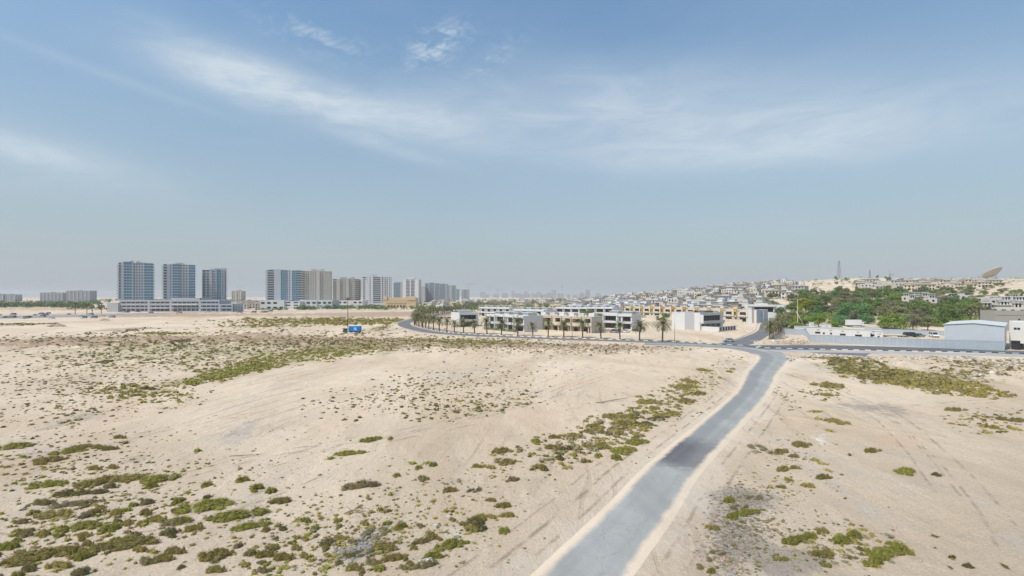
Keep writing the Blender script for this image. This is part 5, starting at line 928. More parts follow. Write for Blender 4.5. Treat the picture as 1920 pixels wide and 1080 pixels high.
SOLO = [('lime',1511,372,1.4,'single yellow green tree at the left end of the wood'),('bright',1519,430,1.1,'tall green tree right behind the yellow one'),('sea',1528,308,1.0,'blue green dome tree left of the sandy clearing'),('bright',1535,282,.95,'low bright green dome behind the site cabins'),
        ('sea',1600,312,1.6,'largest blue green dome tree in the middle of the wood'),('sea',1578,292,1.0,'blue green dome tree in front of the largest one'),('bright',1566,262,.9,'bright green low tree left of the box truck'),('sea',1622,300,1.0,'blue green dome at the right foot of the largest dome'),('bright',1677,268,1.25,'round bright green tree behind the yard'),
        ('greyt',1712,262,1.2,'greyish half bare tree behind the parked dark car'),('greyt',1700,284,1.1,'pale thin tree between two green crowns behind the yard'),('bright',1660,276,.9,'low green tree beside the sandy gap'),('olivet',1740,262,1.0,'olive tree left of the big shed'),('deep',1760,285,1.2,'dense dark tree left of the shed roof'),('deep',1782,300,1.3,'darkest tall tree above the shed roof'),('deep',1800,322,1.2,'dark tree next to the feathery palms'),
        ('deep',1487,350,1.1,'dark tree under the yellow green one'),('olivet',1498,322,1.05,'olive tree right behind the leaning pole'),('bright',1508,290,.95,'bright green tree right of the leaning pole'),('olivet',1484,315,1.0,'olive tree crowding the top of the side road palms'),('deep',1462,330,1.0,'dark tree just left of the yellow pole'),('olivet',1478,300,1.0,'olive tree behind the yellow pole'),('bright',1490,262,.8,'low bushy tree at the foot of the yellow pole'),('deep',1475,268,.8,'dark bushy tree at the top of the palm row')]
for kd, px, yy, s, lb in SOLO: x, y, z = at(px, yy); put_tree(kd, x, y, s, lb, None)
TP = []
for i, (px, yy) in enumerate([(1820,318),(1829,326),(1837,314),(1845,328),(1853,318),(1860,330)]):
    x, y, z = at(px, yy); o = place(inst(PT[i % 4]), (x, y, z), rg.uniform(0, 6.28), f"{ORD[i]} from the left in the clump of dusty palms above the shed roof", 'clump of dusty palms above the shed', 'palm tree'); o.scale = (1.35,)*3
for i in range(1500):
    if len(TP) >= 150: break
    px = rg.uniform(1470, 1830); yy = rg.uniform(300, 560); x, y = (px-960)/F*yy, yy
    if 1540 < px < 1580 and 300 < yy < 350 or 1494 < px < 1528 and yy < 380: continue
    if 1625 < px < 1655 and yy < 330: continue
    if min([99]+[math.hypot(x-a, y-b) for a, b in TP]) < 5.6 or min([99]+[math.hypot(x-a-5, y-b) for a, b in VPOS]) < 11 or float(dist_poly(np.array([x]), np.array([y]), side_c)[0]) < 13: continue
    TP.append((x, y)); kd = ('olivet','deep','bright','olivet','sea','greyt','deep','olivet')[int(rg.integers(8))]; zn = 'left part' if px < 1580 else 'middle' if px < 1700 else 'right part'; dn = 'front' if yy < 380 else 'back'
    put_tree(kd, x, y, rg.uniform(1.0, 1.45), f"{TW[kd]} tree at the {dn} of the wood, {zn}", f"{TW[kd]} trees, {dn} {zn} of the wood")
for (lo, hi, y0, y1, n, zone) in [(1180,1470,380,760,64,'between the villas on the hillside'),(1620,1925,430,800,52,'between houses on the upper right slope'),(1560,1700,760,890,10,'near the sandy ridge'),(780,1060,430,1100,20,'in the suburb beyond the avenue'),(1000,1180,330,520,12,'behind the cream and white rows')]:
    c = 0
    for i in range(n*6):
        if c >= n: break
        px = rg.uniform(lo, hi); yy = rg.uniform(y0, y1); x, y = (px-960)/F*yy, yy
        if min([99]+[math.hypot(x-a, y-b) for a, b in TP]) < 6 or min([99]+[math.hypot(x-a-4, y-b) for a, b in VPOS]) < 9 or float(dist_poly(np.array([x]), np.array([y]), main_c)[0]) < 9: continue
        if float(dist_poly(np.array([x]), np.array([y]), side_c)[0]) < 8: continue
        TP.append((x, y)); c += 1; kd = ('deep','olivet','olivet','bright')[int(rg.integers(4))]
        put_tree(kd, x, y, rg.uniform(.6, 1.0), f"small {TW[kd]} tree {zone}", f"small {TW[kd]} trees {zone}")
for (px, yy, s) in [(1247,322,.68),(1238,330,.6),(1345,300,.45),(1352,306,.4),(1388,318,.7),(1019,300,.8),(1036,310,.75),(1110,300,.5),(1395,330,.5),(1428,330,.6)]:
    x, y, z = at(px, yy); TP.append((x, y)); put_tree('deep' if s < .7 else 'bright', x, y, s, f"garden tree {'beside the corner house' if px > 1230 else 'beside the cream terraced houses'}", 'garden trees among the near houses')
# belts of trees on the plain, read as one mass
def belt(name, label, segs, mk, k=26, ls=.28):
    Vs, o = [], 0; g = np.random.default_rng(77)
    for (px0, px1, y0, y1, n, h0, h1) in segs:
        for i in range(n):
            px = g.uniform(px0, px1); yy = g.uniform(y0, y1); x = (px-960)/F*yy; h = g.uniform(h0, h1); w_ = h*g.uniform(.5, .9)
            D = g.normal(0, 1, (k, 3)); D /= np.linalg.norm(D, axis=1)[:, None]; D[:, 2] = np.abs(D[:, 2]); P = np.array([x, yy, tz(x, yy)+h*.15])+D*np.array([w_, w_, h*.8])*g.uniform(.5, 1, (k, 1)); Vs.append(leaf_cloud(g, P, D, h*ls, .3))
    V = np.vstack(Vs); o = link(name, np_mesh(name, V, np.arange(len(V)).reshape(-1, 4), mk)); return tag(o, label, kind='stuff')
belt('tree_belt', 'long belt of trees across the plain at the left', [(-30,170,780,900,230,6,9),(0,200,1000,1300,120,6,9),(120,220,640,760,26,4,8),(170,440,1400,2200,160,6,10)], TREE['deep'])
belt('far_treeline', 'hazy far treeline behind the suburb and towers', [(430,560,1100,1700,120,6,9),(880,1200,900,2000,320,5,8),(780,1040,560,1400,340,4,7.5),(1180,1400,800,1000,60,3,5)], TREE['olivet'])
belt('roadside_bushes', 'dark bushes and small trees along the front of the middle podiums', [(556,590,655,680,40,4,7),(590,720,690,740,110,4,7),(480,540,640,660,40,2,4),(700,900,640,760,110,3,6),(640,860,660,690,90,1.2,2.2),(780,1000,560,900,90,3,6)], TREE['deep'])
belt('hillside_bushes', 'low garden bushes and hedges between the hillside villas', [(1040,1480,370,850,420,2,4.5),(1480,1900,420,800,200,2,4)], TREE['deep'])
belt('wood_undergrowth', 'dense green undergrowth filling the wood behind the cabins', [(1475,1560,290,420,80,2.5,4.5),(1560,1640,330,460,90,3,5.5),(1650,1850,270,430,190,3,5.5),(1480,1760,430,560,110,3,5)], TREE['bright'], 110, .14)
belt('ridge_scrub', 'brown scrub dotted along the sandy ridge', [(1440,1920,760,900,230,1.5,4),(1280,1420,640,760,90,3,5)], TREE['olivet'])
# ---------------------------------------------------------------- hoarding, shed, cabins
def poly_fence(P, h, lab, panel_w=2.4):
    r = empty('hoarding', (P[0][0], P[0][1], 0), 0, lab, 'hoarding'); cache = {}
    n_ = 0
    for a, b in zip(P[:-1], P[1:]):
        a, b = np.array(a, float), np.array(b, float); l = np.linalg.norm(b-a); k = max(1, int(round(l/panel_w))); w_ = l/k; u = (b-a)/l; key = round(w_, 3)
        if key not in cache:
            m = MB(); m.box(.03, w_-.03, 0, .04, 0, h)
            for i in range(6): m.box(.12+i*w_/6, .22+i*w_/6, -.04, -.001, .05, h-.05)
            m.box(.03, w_-.03, -.05, -.0405, h-.12, h); cache[key] = m.mesh('panel', metalw)
        for i in range(k):
            p = a+u*w_*i; o = link('panel', cache[key], r, (p[0]-P[0][0], p[1]-P[0][1], tz(*p)-.05)); o.rotation_euler = (rg.uniform(-.012, .012), 0, math.atan2(u[1], u[0])); o.scale = (1, 1, rg.uniform(.985, 1.02))
    return r
A_ = np.array([115.6, 198.6]); B_ = np.array([161.2, 167.8])
poly_fence([A_, A_+(B_-A_)*.28, A_+(B_-A_)*.62, B_], 3.05, 'long pale blue grey metal hoarding along the service road')
poly_fence([(127,241),(131.5,229)], 2.9, 'short set back stretch of pale metal hoarding at its left end')
poly_fence([(131.5,229),A_], 2.9, 'return side of the metal hoarding facing the junction')
poly_fence([(172,247),(184,238),(202,226)], 2.3, 'grey metal fence at the back of the yard behind the white car')
r = empty('warehouse', (163.5,170,0), R(-45), 'large pale metal warehouse with a shallow pitched roof behind the hoarding', 'warehouse'); W, D, hh = 15.3, 30, 7.9; b = MB()
b.box(-W, 0, .0, D, -.2, hh); o_ = len(b.v); b.add([(-W,0,hh),(0,0,hh),(-W/2,0,hh+.75),(-W,D,hh),(0,D,hh),(-W/2,D,hh+.75)], [(0,1,2),(5,4,3)]); b.build('wall', shedm, r)
q = MB()
for s_ in (0, 1):
    xa, xb = (-W-.3, -W/2) if s_ == 0 else (-W/2, .3); za, zb = (hh-.0, hh+.78) if s_ == 0 else (hh+.78, hh-.0)
    q.hexa([(xa,-.3,za+.02),(xb,-.3,zb+.02),(xb,D+.3,zb+.02),(xa,D+.3,za+.02),(xa,-.3,za+.16),(xb,-.3,zb+.16),(xb,D+.3,zb+.16),(xa,D+.3,za+.16)])
q.build('roof', shedroof, r)
q = MB(); q.box(-W-.05, .05, -.06, -.002, 3.0, 3.08).box(-W-.02,-W+.12,-.06,-.001,0,hh).box(-.12,.02,-.06,-.001,0,hh).box(-11.0,-10.9,-.08,-.003,.5,5.2).box(-7.5,-7.46,-.05,-.003,0,hh).box(-3.9,-3.86,-.05,-.003,0,hh); q.build('trim', lgrey, r)
q = MB()
for i in range(26): q.box(-W+.3+i*.59, -W+.36+i*.59, -.035, -.001, .0, hh-.05)
q.build('cladding_rib', shedm, r, kind='stuff')
r = empty('site_building', (185.5,191,0), R(-45), 'white two storey building at the right edge with small dark windows', 'building'); b = MB(); ops = [(1.2,2.0,5.4,6.3),(2.1,2.9,5.4,6.3),(8,9.4,5.4,6.3)]
shell(b, 18, 14, -.3, 8.4, .3, ops, x0=0); b.box(.3,17.7,.3,13.7,7.6,7.9); b.build('wall', white, r)
for a in ops: window(r, a[0], 0, a[2], a[1]-a[0], a[3]-a[2], 0, 1, darkwin)
MB().box(5, 17, -2.4, -.01, 3.6, 3.8).build('canopy', lgrey, r); MB().box(5.6,9.6,-1.2,-.05,0,3.2).build('garage_door', conc, r); MB().box(5,17,-.10,-.01,4.9,5.0).build('trim', MATS['galvanised_steel'], r)
# clutter in the gap by the warehouse
for i, (dx, dy, w_, h_, m_, nm, lb) in enumerate([(1.5,-4,1.6,3.0,darkm,'metal_cage','dark metal frame stacked in the gap beside the warehouse'),(3.2,-2.6,2.2,2.0,carb,'machine','black machine standing beside the warehouse corner'),(5.4,-1.5,2.6,1.2,MATS['concrete'],'pallet_stack','low grey stack near the right edge yard gate')]):
    b = MB(); b.box(0, w_, 0, 1.6, .25, h_*.7)
    for k in range(4): b.box(.1+k*w_/4, .25+k*w_/4, -.1, 1.7, 0, h_)
    b.box(-.1, w_+.1, .2, 1.2, h_*.8, h_); tag(b.build(nm, m_, None, (167.0+dx*.9, 173.5+dy*.6, 0)), lb, nm.replace('_', ' '))
def cabin(px, yy, w_, d, h, rz, lab, win=1):
    x, y, z = at(px, yy); r = empty('site_cabin', (x, y, z), R(rz), lab, 'site cabin'); ops = [(w_*(i+.35)/win, w_*(i+.65)/win, 1.2, 2.1) for i in range(win)]; b = MB()
    shell(b, w_, d, 0, h, .1, ops); b.box(.1, w_-.1, .1, d-.1, 0, .15); b.build('wall', white, r); MB().box(-.15, w_+.15, -.15, d+.15, h+.001, h+.14).build('roof', roofm, r)
    for o in ops: window(r, o[0], 0, 1.2, o[1]-o[0], .9, 0, 1, darkwin, .03)
    MB().box(w_*.42,w_*.42+.8,-.25,-.005,h-.9,h-.4).build('air_conditioner', lgrey, r); return r
cabin(1489, 236, 9, 3, 3.9, -32, 'leftmost white site cabin behind the set back hoarding'); cabin(1513, 230, 9, 3, 4.0, -32, 'second white site cabin behind the hoarding corner'); cabin(1538, 224, 8, 3, 4.1, -32, 'third white site cabin behind the long hoarding', 3)
cabin(1562, 219, 7, 3, 4.1, -34, 'fourth white site cabin, left of the dark gap'); cabin(1588, 214, 8, 3, 4.1, -34, 'fifth white site cabin, below the box truck'); cabin(1622, 214, 5.5, 3, 4.3, -34, 'white cabin with a dark doorway right of the box truck', 1); cabin(1640, 205, 2.6, 2.6, 3.9, -34, 'narrow white booth with an open dark window in the yard', 1)
cabin(1517, 244, 2.0, 2.0, 5.4, -30, 'small white rooftop box above the cabins', 1); cabin(1540, 244, 4.0, 2.0, 4.6, -30, 'low white tank box above the cabins', 1)
x, y, z = at(1650, 232)
cabin(1600, 250, 10, 3, 2.9, -30, 'flat pale cabin at the back of the yard near the trees', 3)

# ---------------------------------------------------------------- vehicles
def wheels(r, xs, yw, rad_=.34, wd=.24):
    for x in xs:
        for s in (-1, 1):
            w_ = empty('wheel', (0,0,0)); w_.parent = r
            MB().tube([(x, s*yw-wd/2, rad_), (x, s*yw+wd/2, rad_)], [rad_]*2, 14).build('tyre', tyre, w_); MB().tube([(x, s*yw-wd/2-.01, rad_), (x, s*yw+wd/2+.01, rad_)], [rad_*.6]*2, 10).build('rim', rimm, w_)
def car(paint, kind='sedan'):
    r = empty('parked_car', (0,0,0)); Lc, Wc = (4.6, 1.8) if kind == 'sedan' else (4.9, 1.95); hb, hr = (.86, 1.42) if kind == 'sedan' else (1.05, 1.85)
    prof = [(-Lc/2,.28),(-Lc/2,.62),(-Lc/2+.12,.80),(-Lc/2+.95,hb-.02),(Lc/2-.85,hb),(Lc/2-.08,hb-.08),(Lc/2,.62),(Lc/2,.28)]
    b = MB(); n = len(prof); ws = [.96,1,1,1,1,1,1,.96]
    for s in (-1, 1): b.v += [(p[0], s*Wc/2*w_, p[1]) for p, w_ in zip(prof, ws)]
    b.f += [tuple(range(n)), tuple(reversed(range(n, 2*n)))]+[(i, (i+1) % n, n+(i+1) % n, n+i) for i in range(n)]; b.m += [0]*(n+2); b.build('body', paint, r)
    c = [(-Lc/2+(1.15 if kind == 'sedan' else 1.1),hb-.03),(-Lc/2+(1.75 if kind == 'sedan' else 1.55),hr-.06),(Lc/2-(1.35 if kind == 'sedan' else .35),hr-.06),(Lc/2-(.7 if kind == 'sedan' else .1),hb-.01)]
    b = MB(); b.v = [(p[0], s*(Wc/2-.06 if i in (0,3) else Wc/2-.22), p[1]) for s in (-1, 1) for i, p in enumerate(c)]; b.f = [(0,1,2,3),(7,6,5,4),(0,4,5,1),(1,5,6,2),(2,6,7,3)]; b.m = [0]*5; b.build('window', carglass, r)
    b = MB(); xa, xb = c[1][0]-.02, c[2][0]+.02; b.box(xa, xb, -Wc/2+.2, Wc/2-.2, hr-.055, hr)
    for px_, (p, q) in enumerate(((c[0], c[1]), (c[3], c[2]))):
        for s in (-1, 1): b.tube([(p[0], s*(Wc/2-.07), p[1]), (q[0], s*(Wc/2-.22), q[1])], [.05,.05], 5)
    xm = (xa+xb)/2
    for s in (-1, 1): b.tube([(xm, s*(Wc/2-.055), hb), (xm, s*(Wc/2-.205), hr-.05)], [.05,.05], 5)
    b.build('roof', paint, r)
    for s in (-1, 1):
        MB().box(-Lc/2-.02, -Lc/2+.06, s*.62-.18, s*.62+.18, .58, .74).build('headlight', lampm, r); MB().box(Lc/2-.05, Lc/2+.02, s*.66-.14, s*.66+.14, .62, .82).build('tail_light', tailm, r)
    MB().box(-Lc/2-.03, -Lc/2+.05, -Wc/2+.1, Wc/2-.1, .26, .44).box(Lc/2-.05, Lc/2+.03, -Wc/2+.1, Wc/2-.1, .26, .46).build('bumper', darkm, r); wheels(r, (-Lc/2+.9, Lc/2-.95), Wc/2-.1); return r
CS = {k: (snap(car(m)), snap(car(m, 'suv'))) for k, m in (('white', carw), ('silver', cars_), ('dark', carb), ('grey', carg), ('red', carr))}
def put_car(col, suv, px, py, rz, lab, group=None, s=1, dz=.03):
    x, y = gp(px, py); o = place(inst(CS[col][suv]), (x, y, tz(x, y)+dz+.03), R(rz), lab, group, 'car'); o.scale = (s,)*3
put_car('silver', 0, 1366.5, 641, -3, 'silver grey car driving at the road junction', dz=.03)
put_car('white', 1, 1751, 632, 70, 'white four by four parked in the yard beside the warehouse', s=1.15)
put_car('dark', 1, 1708, 632.5, 170, 'dark four by four with others in the yard', s=1.15); put_car('grey', 0, 1722, 632, 175, 'grey car beside the dark four by four in the yard', s=1.1)
put_car('red', 0, 841, 597.5, 20, 'red car parked by the end white house'); put_car('white', 1, 852, 598.5, 15, 'white four by four parked beside the red car')
put_car('white', 0, 1228, 613.5, -60, 'small dark windowed car in the lane left of the corner house')
for i, (px, py) in enumerate([(800,601),(808,600.5),(816,599.5),(824,598.5),(833,597.5),(820,602),(1420,597),(1427,594),(1436,590),(1445,586)]): put_car(('white','silver','grey','dark')[i % 4], i % 2, px, py, 25 if px < 900 else 60, f"{('white','silver','grey','dark')[i % 4]} car parked {'in the lot behind the palm avenue' if px < 900 else 'along the lane above the side road'}", 'cars parked behind the palms and up the lane')
for i in range(26):
    px = rg.uniform(-10, 215); py = rg.uniform(589, 598); put_car(('white','silver','dark','grey')[i % 4], i % 2, px, py, rg.uniform(-8, 8)+90*(i % 3 == 0), f"{('white','silver','dark','grey')[i % 4]} vehicle standing on the far lot at the left edge", f"{('white','silver','dark','grey')[i % 4]} vehicles on the far left lot", s=1)
for i in range(14):
    px = rg.uniform(225, 520); py = rg.uniform(584, 588); put_car(('white','silver','red','grey')[i % 4], i % 2, px, py, rg.uniform(-6, 6), f"{('white','silver','red','grey')[i % 4]} car before the tower podiums", f"{('white','silver','red','grey')[i % 4]} cars before the podiums", s=1.1)
# flatbed trailer in the yard
x, y = gp(1676, 632); r = empty('flatbed_trailer', (x, y, tz(x, y)), R(-28), 'low flatbed trailer lying in the yard left of the dark car', 'trailer'); MB().box(-4.2, 4.2, -1.2, 1.2, .75, .95).box(-4.2, -4.05, -1.2, 1.2, .95, 1.5).build('deck', beige, r); MB().box(-4, 4, -.5, .5, .5, .74).build('chassis', darkm, r); wheels(r, (1.8, 2.9, -3), 1.0, .42)
# blue truck
x, y = flat(661, 625); r = empty('box_truck', (x, y, tz(x, y)), R(3), 'dark truck with a bright blue box body standing alone on the sand', 'truck')
MB().box(-1.4, 4.0, -1.25, 1.25, 1.05, 3.5).build('cargo_box', bluep, r); MB().box(-1.38, 3.98, -1.2, 1.2, 3.501, 3.62).build('box_roof', bluel, r); MB().box(.9, 2.2, -1.29, -1.252, 1.7, 2.9).box(1.2,2.6,-1.28,-1.253,1.5,1.68).build('emblem', bluel, r)
MB().box(-4.2, 4.0, -.5, .5, .62, 1.0).box(-1.3,3.9,-1.1,1.1,.9,1.04).build('chassis', darkm, r)
b = MB(); pr = [(-4.3,.5),(-4.3,1.5),(-4.05,2.35),(-2.5,2.45),(-2.3,.7)]; b.v = [(p[0], s*1.1, p[1]) for s in (-1, 1) for p in pr]; b.f = [(0,1,2,3,4),(9,8,7,6,5)]+[(i, (i+1) % 5, 5+(i+1) % 5, 5+i) for i in range(5)]; b.m = [0]*7; b.build('cab', MATS['tree_leaf_deep'], r)
MB().box(-3.7, -2.7, -1.13, -1.105, 1.5, 2.15).box(-3.7, -2.7, 1.105, 1.13, 1.5, 2.15).build('window', carglass, r); MB().box(-2.1, -1.5, -1.1, 1.1, .8, 2.9).build('tool_rack', conc, r); wheels(r, (-3.3, 1.9, 3.0), 1.0, .48, .3)
# white box truck behind the yard
x, y = gp(1603, 613); r = empty('box_truck', (x, y, tz(x, y)), R(-8), 'white box truck parked before the trees behind the yard', 'truck'); MB().box(-4.4, 3.0, -1.25, 1.25, 1.0, 4.0).build('cargo_box', carw, r); MB().box(3.15, 5.1, -1.15, 1.15, .6, 2.9).build('cab', carw, r); MB().box(4.0,5.12,-1.17,1.17,1.8,2.6).build('window', carglass, r); MB().box(-4.3,5,-.5,.5,.6,.98).build('chassis', darkm, r); wheels(r, (-3, -2, 4.1), 1.0, .48, .3)

# ---------------------------------------------------------------- posts, masts, dish
def lamp_post(px, py, h, lab, arms=1, m=None, rz=0, r0=.10):
    x, y = gp(px, py); r = empty('street_lamp', (x, y, tz(x, y)), rz, lab, 'street lamp'); MB().tube([(0,0,-.3),(0,0,h)], [r0, r0*.6], 8).build('pole', m or steel, r, smooth=True); MB().box(-.3,.3,-.3,.3,-.2,.25).build('base', conc, r)
    for a in range(arms):
        s = 1 if a == 0 else -1; MB().tube([(0,0,h-.1),(s*.8,0,h+.25),(s*1.5,0,h+.3)], [.05,.045,.04], 6).build('arm', m or steel, r)
        hd = MB().box(min(s*1.4, s*2.2), max(s*1.4, s*2.2), -.16, .16, h+.22, h+.38).build('lamp_head', m or steel, r); MB().box(min(s*1.45, s*2.1), max(s*1.45, s*2.1), -.12, .12, h+.18, h+.219).build('lens', lampm, hd)
    return r
lamp_post(1265, 642.3, 11.2, 'tall street lamp with two arms in front of the corner house', 2, r0=.14)
lamp_post(926, 626.5, 8.5, 'street lamp between palms before the nearest white row', 2); lamp_post(1073, 632, 8.5, 'thin street lamp before the near cream row', 1)
lamp_post(1441, 636, 9.5, 'pale street lamp at the foot of the side road palms', 1, polew, 0, .13); lamp_post(1431.5, 612, 9.0, 'pale thin street lamp left of the side road', 1, polew)
x, y = gp(1495.5, 612); r = empty('utility_pole', (x, y, tz(x, y)), 0, 'tall yellow pole standing at the left side of the wood', 'pole'); MB().tube([(0,0,-.3),(0,0,15.2)], [.24,.17], 8).build('pole', poley, r); MB().box(-3.5, 2.2, -.05, .05, 15.1, 15.25).build('crossarm', polew, r)
x, y = gp(1505, 613); MB_ = MB().tube([(-3.6,0,8.4),(1.2,0,.0)], [.22,.3], 8); tag(MB_.build('leaning_pole', conc, None, (x, y, tz(x, y)), smooth=True), 'pale leaning pole propped near the yellow pole', 'pole')
x, y = flat(652, 613.5); r = empty('floodlight_mast', (x, y, 0), 0, 'thin dark floodlight mast rising behind the blue truck', 'mast'); MB().tube([(0,0,-.3),(0,0,17.4)], [.22,.12], 8).build('pole', darkm, r)
b = MB()
for k in range(6): b.box(-.9+k*.32, -.7+k*.32, -.4, .4, 15.6+(k % 2)*.7, 16.2+(k % 2)*.7)
b.box(-.95,1.0,-.06,.06,15.9,16.1).build('lamp_cluster', darkm, r)
for i, (px, py, h) in enumerate([(776,592,8),(1090,600,9),(1258,631,3.2),(1211,633,3.5),(1000,604,7),(700,585,9),(1313,651,2.6)]):
    x, y = flat(px, py); r = empty('sign_post', (x, y, tz(x, y)), 0, f"{['thin post beyond the blue truck','post between the rows','short signpost on the sand','leaning short signpost by the palms','pole behind the white roofs','pole before the sandstone hall','low signpost in a ring of stones'][i]}", 'post'); MB().tube([(0,0,-.3),(0,0,h)], [.05 if h < 4 else .09]*2, 6).build('pole', steel, r); MB().box(-.25,.25,-.03,.03,h-.5,h).build('plate', steel, r)
for i, (px, py, h) in enumerate([(141,589,11),(163,590,10),(190,588,11),(173,590,7),(1035,560,24),(1054,556,30)]):
    x, y = flat(px, py) if py > 570 else at(px, 800)[:2]; r = empty('mast', (x, y, tz(x, y)), 0, f"{['dark post with a platform at the far left lot','post beside the platform post at the far left','post nearest the white box podium','short post between two taller ones','thin mast above the white houses','tall mast standing over the suburb'][i]}", 'mast'); MB().tube([(0,0,-.3),(0,0,h)], [.3,.18], 6).build('pole', darkm if i < 4 else steel, r); MB().box(-1.6,1.6,-.4,.4,h-.8,h).box(-.8,.8,-.3,.3,h*.55,h*.6).build('platform', darkm if i < 4 else steel, r)
def lattice(px, yy, h, w_, lab):
    x, y, z = at(px, yy); r = empty('lattice_mast', (x, y, z-1), 0, lab, 'mast'); b = MB(); n = 9
    for i in range(n):
        t0, t1 = i/n, (i+1)/n; a, c = w_*(1-.75*t0), w_*(1-.75*t1); z0, z1 = h*t0, h*t1
        for s1 in (-1, 1):
            for s2 in (-1, 1): b.tube([(s1*a, s2*a, z0), (s1*c, s2*c, z1)], [.24,.24], 4, cap=False)
            b.tube([(-s1*a, -a, z0), (s1*c, -c, z1)], [.1,.1], 4, cap=False); b.tube([(-s1*a, a, z0), (s1*c, c, z1)], [.1,.1], 4, cap=False)
    b.build('lattice', mastm, r, kind='stuff'); MB().tube([(0,0,h-.5),(0,0,h+4)], [.2,.1], 5).build('antenna', steel, r)
    q = MB(); [q.box(-.9+.3*k, -.5+.6*k, -.6, -.3, h*.86+k*1.2, h*.9+k*1.2) for k in range(3)]; q.build('antenna_panel', darkm, r)
lattice(1573, 880, 33, 2.6, 'tall red grey lattice mast standing on the sandy ridge'); lattice(1631, 900, 14, 1.2, 'short thin lattice mast right of the tall one'); lattice(1433, 640, 14, 1.3, 'short mast rising above the grey villas at the skyline')
x, y, z = at(1864, 840); r = empty('satellite_dish', (x, y, z), R(0), 'giant satellite dish tilted to the sky on the hill', 'satellite dish')
V, Fq = [], []; nr_, ns = 7, 28; RD = 14.5; tilt = R(10)
for i in range(nr_+1):
    for j in range(ns):
        rr = RD*(i/nr_) if i else .3; a = 2*math.pi*j/ns; X_, Y_, Z_ = math.cos(a)*rr, math.sin(a)*rr, .36*rr*rr/RD
        Y2 = Y_*math.cos(R(-36))-Z_*math.sin(R(-36)); Z2 = Y_*math.sin(R(-36))+Z_*math.cos(R(-36)); X3 = X_*math.cos(tilt)-Z2*math.sin(tilt); Z3 = X_*math.sin(tilt)+Z2*math.cos(tilt); V.append((X3, Y2, Z3+9.5))
for i in range(nr_):
    for j in range(ns): Fq.append((i*ns+j, i*ns+(j+1) % ns, (i+1)*ns+(j+1) % ns, (i+1)*ns+j))
dm = link('reflector', np_mesh('reflector', V, Fq, MATS['tower_sand'], smooth=True), r); sm = dm.modifiers.new('thick', 'SOLIDIFY'); sm.thickness = .35
MB().box(-4, 4, -3, 3, -2, 3.2).build('pedestal', MATS['tower_white'], r)
b = MB(); [b.tube([(sx__*3.5, -2.5, 3.2), (sx__*1.0, -1, 9.6)], [.35,.3], 5) for sx__ in (-1, 1)]; [b.tube([(sx__*3.5+2, 2.5, 0), (sx__*1.0, 1, 9.6)], [.35,.3], 5) for sx__ in (-1, 1)]; b.tube([(7.5,0,-1),(4,0,9)], [.4,.3], 5); b.tube([(-1,0,9.5),(-3.4,-2,18)], [.15,.12], 5); b.build('support', MATS['tower_beige'], r)

# ---------------------------------------------------------------- loose things on the sand
def put(mb, name, m, px, py, rz, lab, cat, dz=0):
    x, y = flat(px, py); o = mb.build(name, m, None, (x, y, tz(x, y)+dz)); o.rotation_euler = (0, 0, R(rz)); return tag(o, lab, cat)
b = MB().box(-.42,.42,-.03,.03,.0,.05).box(-.42,-.37,-.5,-.031,0,.05).box(.37,.42,-.5,-.031,0,.05).box(-.42,.42,-.56,-.501,0,.05).box(-.36,.36,-.49,-.04,.01,.02); put(b, 'board', MATS['white_render'], 797, 1058, 25, 'white framed board lying among shrubs near the road edge', 'board', .25)
for px, py, s, lb in [(841,972,.42,'pale concrete block nearest the bare track edge above the others'),(816,990,.4,'small grey concrete block between shrubs'),(856,1008,.42,'brick shaped concrete block just left of the tall bush')]:
    b = MB().box(-s/2, s/2, -.12, .12, 0, .24).box(-s/2+.05, s/2-.05, -.1, .1, .24, .26); put(b, 'concrete_block', MATS['pale_rubble'], px, py, rnd.uniform(-40, 40), lb, 'block')
b = MB().tube([(0,0,.06),(1.3,.1,.08),(2.6,.35,.06)], [.05,.045,.03], 6); b.tube([(2.7,.42,.05),(3.0,.5,.07)], [.07,.05], 5); put(b, 'stick', wood, 430, 856, 4, 'long thin dark rod lying on the open sand', 'stick')
b = MB().tube([(-.8,0,.05),(-.2,.1,.25),(.5,-.1,.12),(.9,.2,.1)], [.05,.06,.05,.02], 6).tube([(-.2,.1,.22),(-.6,.4,.45),(-.9,.45,.3)], [.04,.03,.015], 5).tube([(.1,0,.2),(.3,.5,.5),(.6,.6,.25)], [.04,.03,.015], 5); put(b, 'dead_branch', wood, 664, 961, 10, 'twisted dead branch on the sand above the rubble heap', 'branch')
b = MB().tube([(-3,-.6,.1),(0,.2,.25),(3.2,1.4,.3)], [.07,.08,.05], 6).tube([(-3.2,-.4,.1),(-2,-.9,.1)], [.1,.08], 5); put(b, 'fallen_pole', wood, 1150, 754, 10, 'fallen pole lying on the sand beyond the shrub strip', 'pole')
for px, py, lb, sc_ in [(105,612,'reddish dirt heap on the far left plain',1.0),(196,601,'smaller reddish dirt heap before the white podium',.7)]:
    g = np.random.default_rng(int(px)); b = MB()
    x, y = flat(px, py)
    th_ = np.linspace(0, 2*math.pi, 20, endpoint=False); V = []; Fq = []
    for i, (rr, hh_) in enumerate(((1,0),(.75,.35),(.45,.75),(.15,1))):
        for t_ in th_: V.append((math.cos(t_)*rr*6*sc_*g.uniform(.8, 1.2), math.sin(t_)*rr*4*sc_*g.uniform(.8, 1.2), hh_*2.2*sc_*g.uniform(.8, 1.2)-.2))
    for i in range(3):
        for j in range(20): Fq.append((i*20+j, i*20+(j+1) % 20, (i+1)*20+(j+1) % 20, (i+1)*20+j))
    tag(link('dirt_heap', np_mesh('dirt_heap', V, Fq, brown), None, (x, y, tz(x, y))), lb, 'dirt heap')

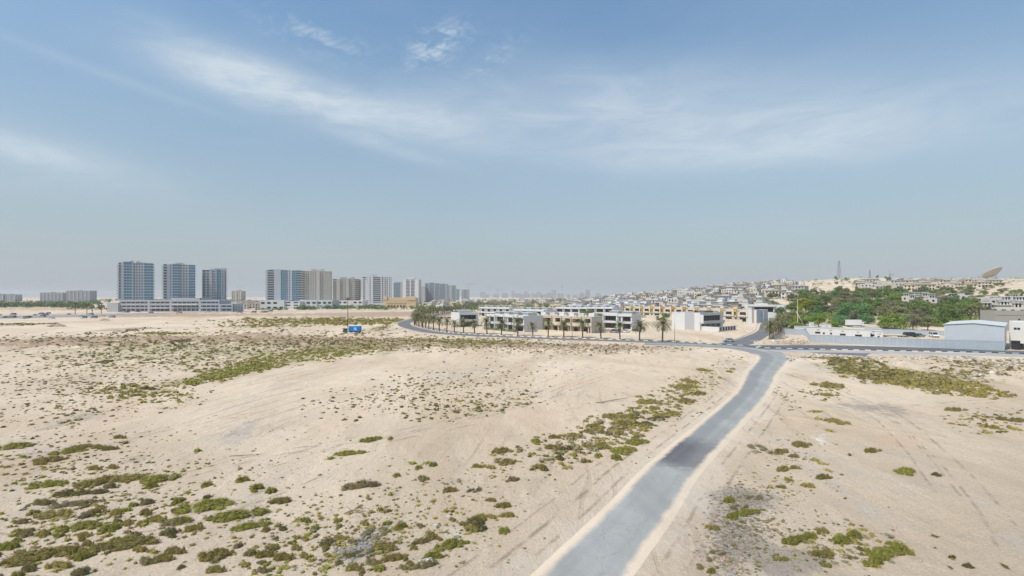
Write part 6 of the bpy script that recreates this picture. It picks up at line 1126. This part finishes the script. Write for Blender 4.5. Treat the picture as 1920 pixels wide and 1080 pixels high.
for i, (px, py, c_, sv, rz) in enumerate([(1152,624,'grey',1,-40),(1172,623.5,'white',0,-35),(1193,622,'dark',0,-45)]): put_car(c_, sv, px, py, rz, f"{('grey four by four','white car','dark car')[i]} parked before the white house pair")
def hedge(p0, p1, h, w_, lab):
    g = np.random.default_rng(int(abs(p0[0]*7+p0[1]))); n = int(math.hypot(p1[0]-p0[0], p1[1]-p0[1])*70); t_ = g.random(n); a = g.uniform(0, math.pi, n)
    P = np.stack([p0[0]+(p1[0]-p0[0])*t_+np.cos(a)*w_*.5, p0[1]+(p1[1]-p0[1])*t_+g.uniform(-.5, .5, n)*w_, np.abs(np.sin(a))*h*g.uniform(.3, 1, n)], 1)
    V = leaf_cloud(g, P, np.stack([np.cos(a), np.zeros(n), np.sin(a)], 1), .34, .3); o = link('hedge', np_mesh('hedge', V, np.arange(len(V)).reshape(-1, 4), TREE['deep'])); tag(o, lab, 'hedge')
hedge((-15.5,277),(2.5,253.5), 1.5, 1.1, 'dark clipped hedge along the foot of the nearest white row'); hedge((-34,296),(-22,300), 1.3, 1.0, 'short dark hedge before the white end house at the bend')
hedge((44,263),(58,255), 1.2, 1.0, 'low hedge beside the white house pair'); hedge((136,318),(141,311), 2.2, 1.6, 'bushy hedge at the right end of the ochre framed row'); hedge((96,376),(112,352), 1.8, 1.4, 'dark hedge in the gardens of the ochre framed row')

# prototypes that were never placed are taken away again
def drop(sn):
    for c in sn[1]: drop(c)
    bpy.data.objects.remove(sn[0], do_unlink=True)
for S in [UY, UC, UW, US, PT, *TR.values(), *CS.values()]:
    for sn in S:
        if id(sn) not in USED: drop(sn)
# ---------------------------------------------------------------- haze
hm = bpy.data.materials.new('haze'); hm.use_nodes = True; t = hm.node_tree; t.nodes.clear(); ou = t.nodes.new('ShaderNodeOutputMaterial'); pv = t.nodes.new('ShaderNodeVolumePrincipled')
pv.inputs['Color'].default_value = (.98, .97, .95, 1); pv.inputs['Density'].default_value = .00012; pv.inputs['Anisotropy'].default_value = .05; t.links.new(pv.outputs[0], ou.inputs['Volume'])
o = MB().box(-10500, 10500, -10500, 10500, -3, 112).build('haze', hm); o['kind'] = 'stuff'; o['label'] = 'pale dusty haze over the whole plain'
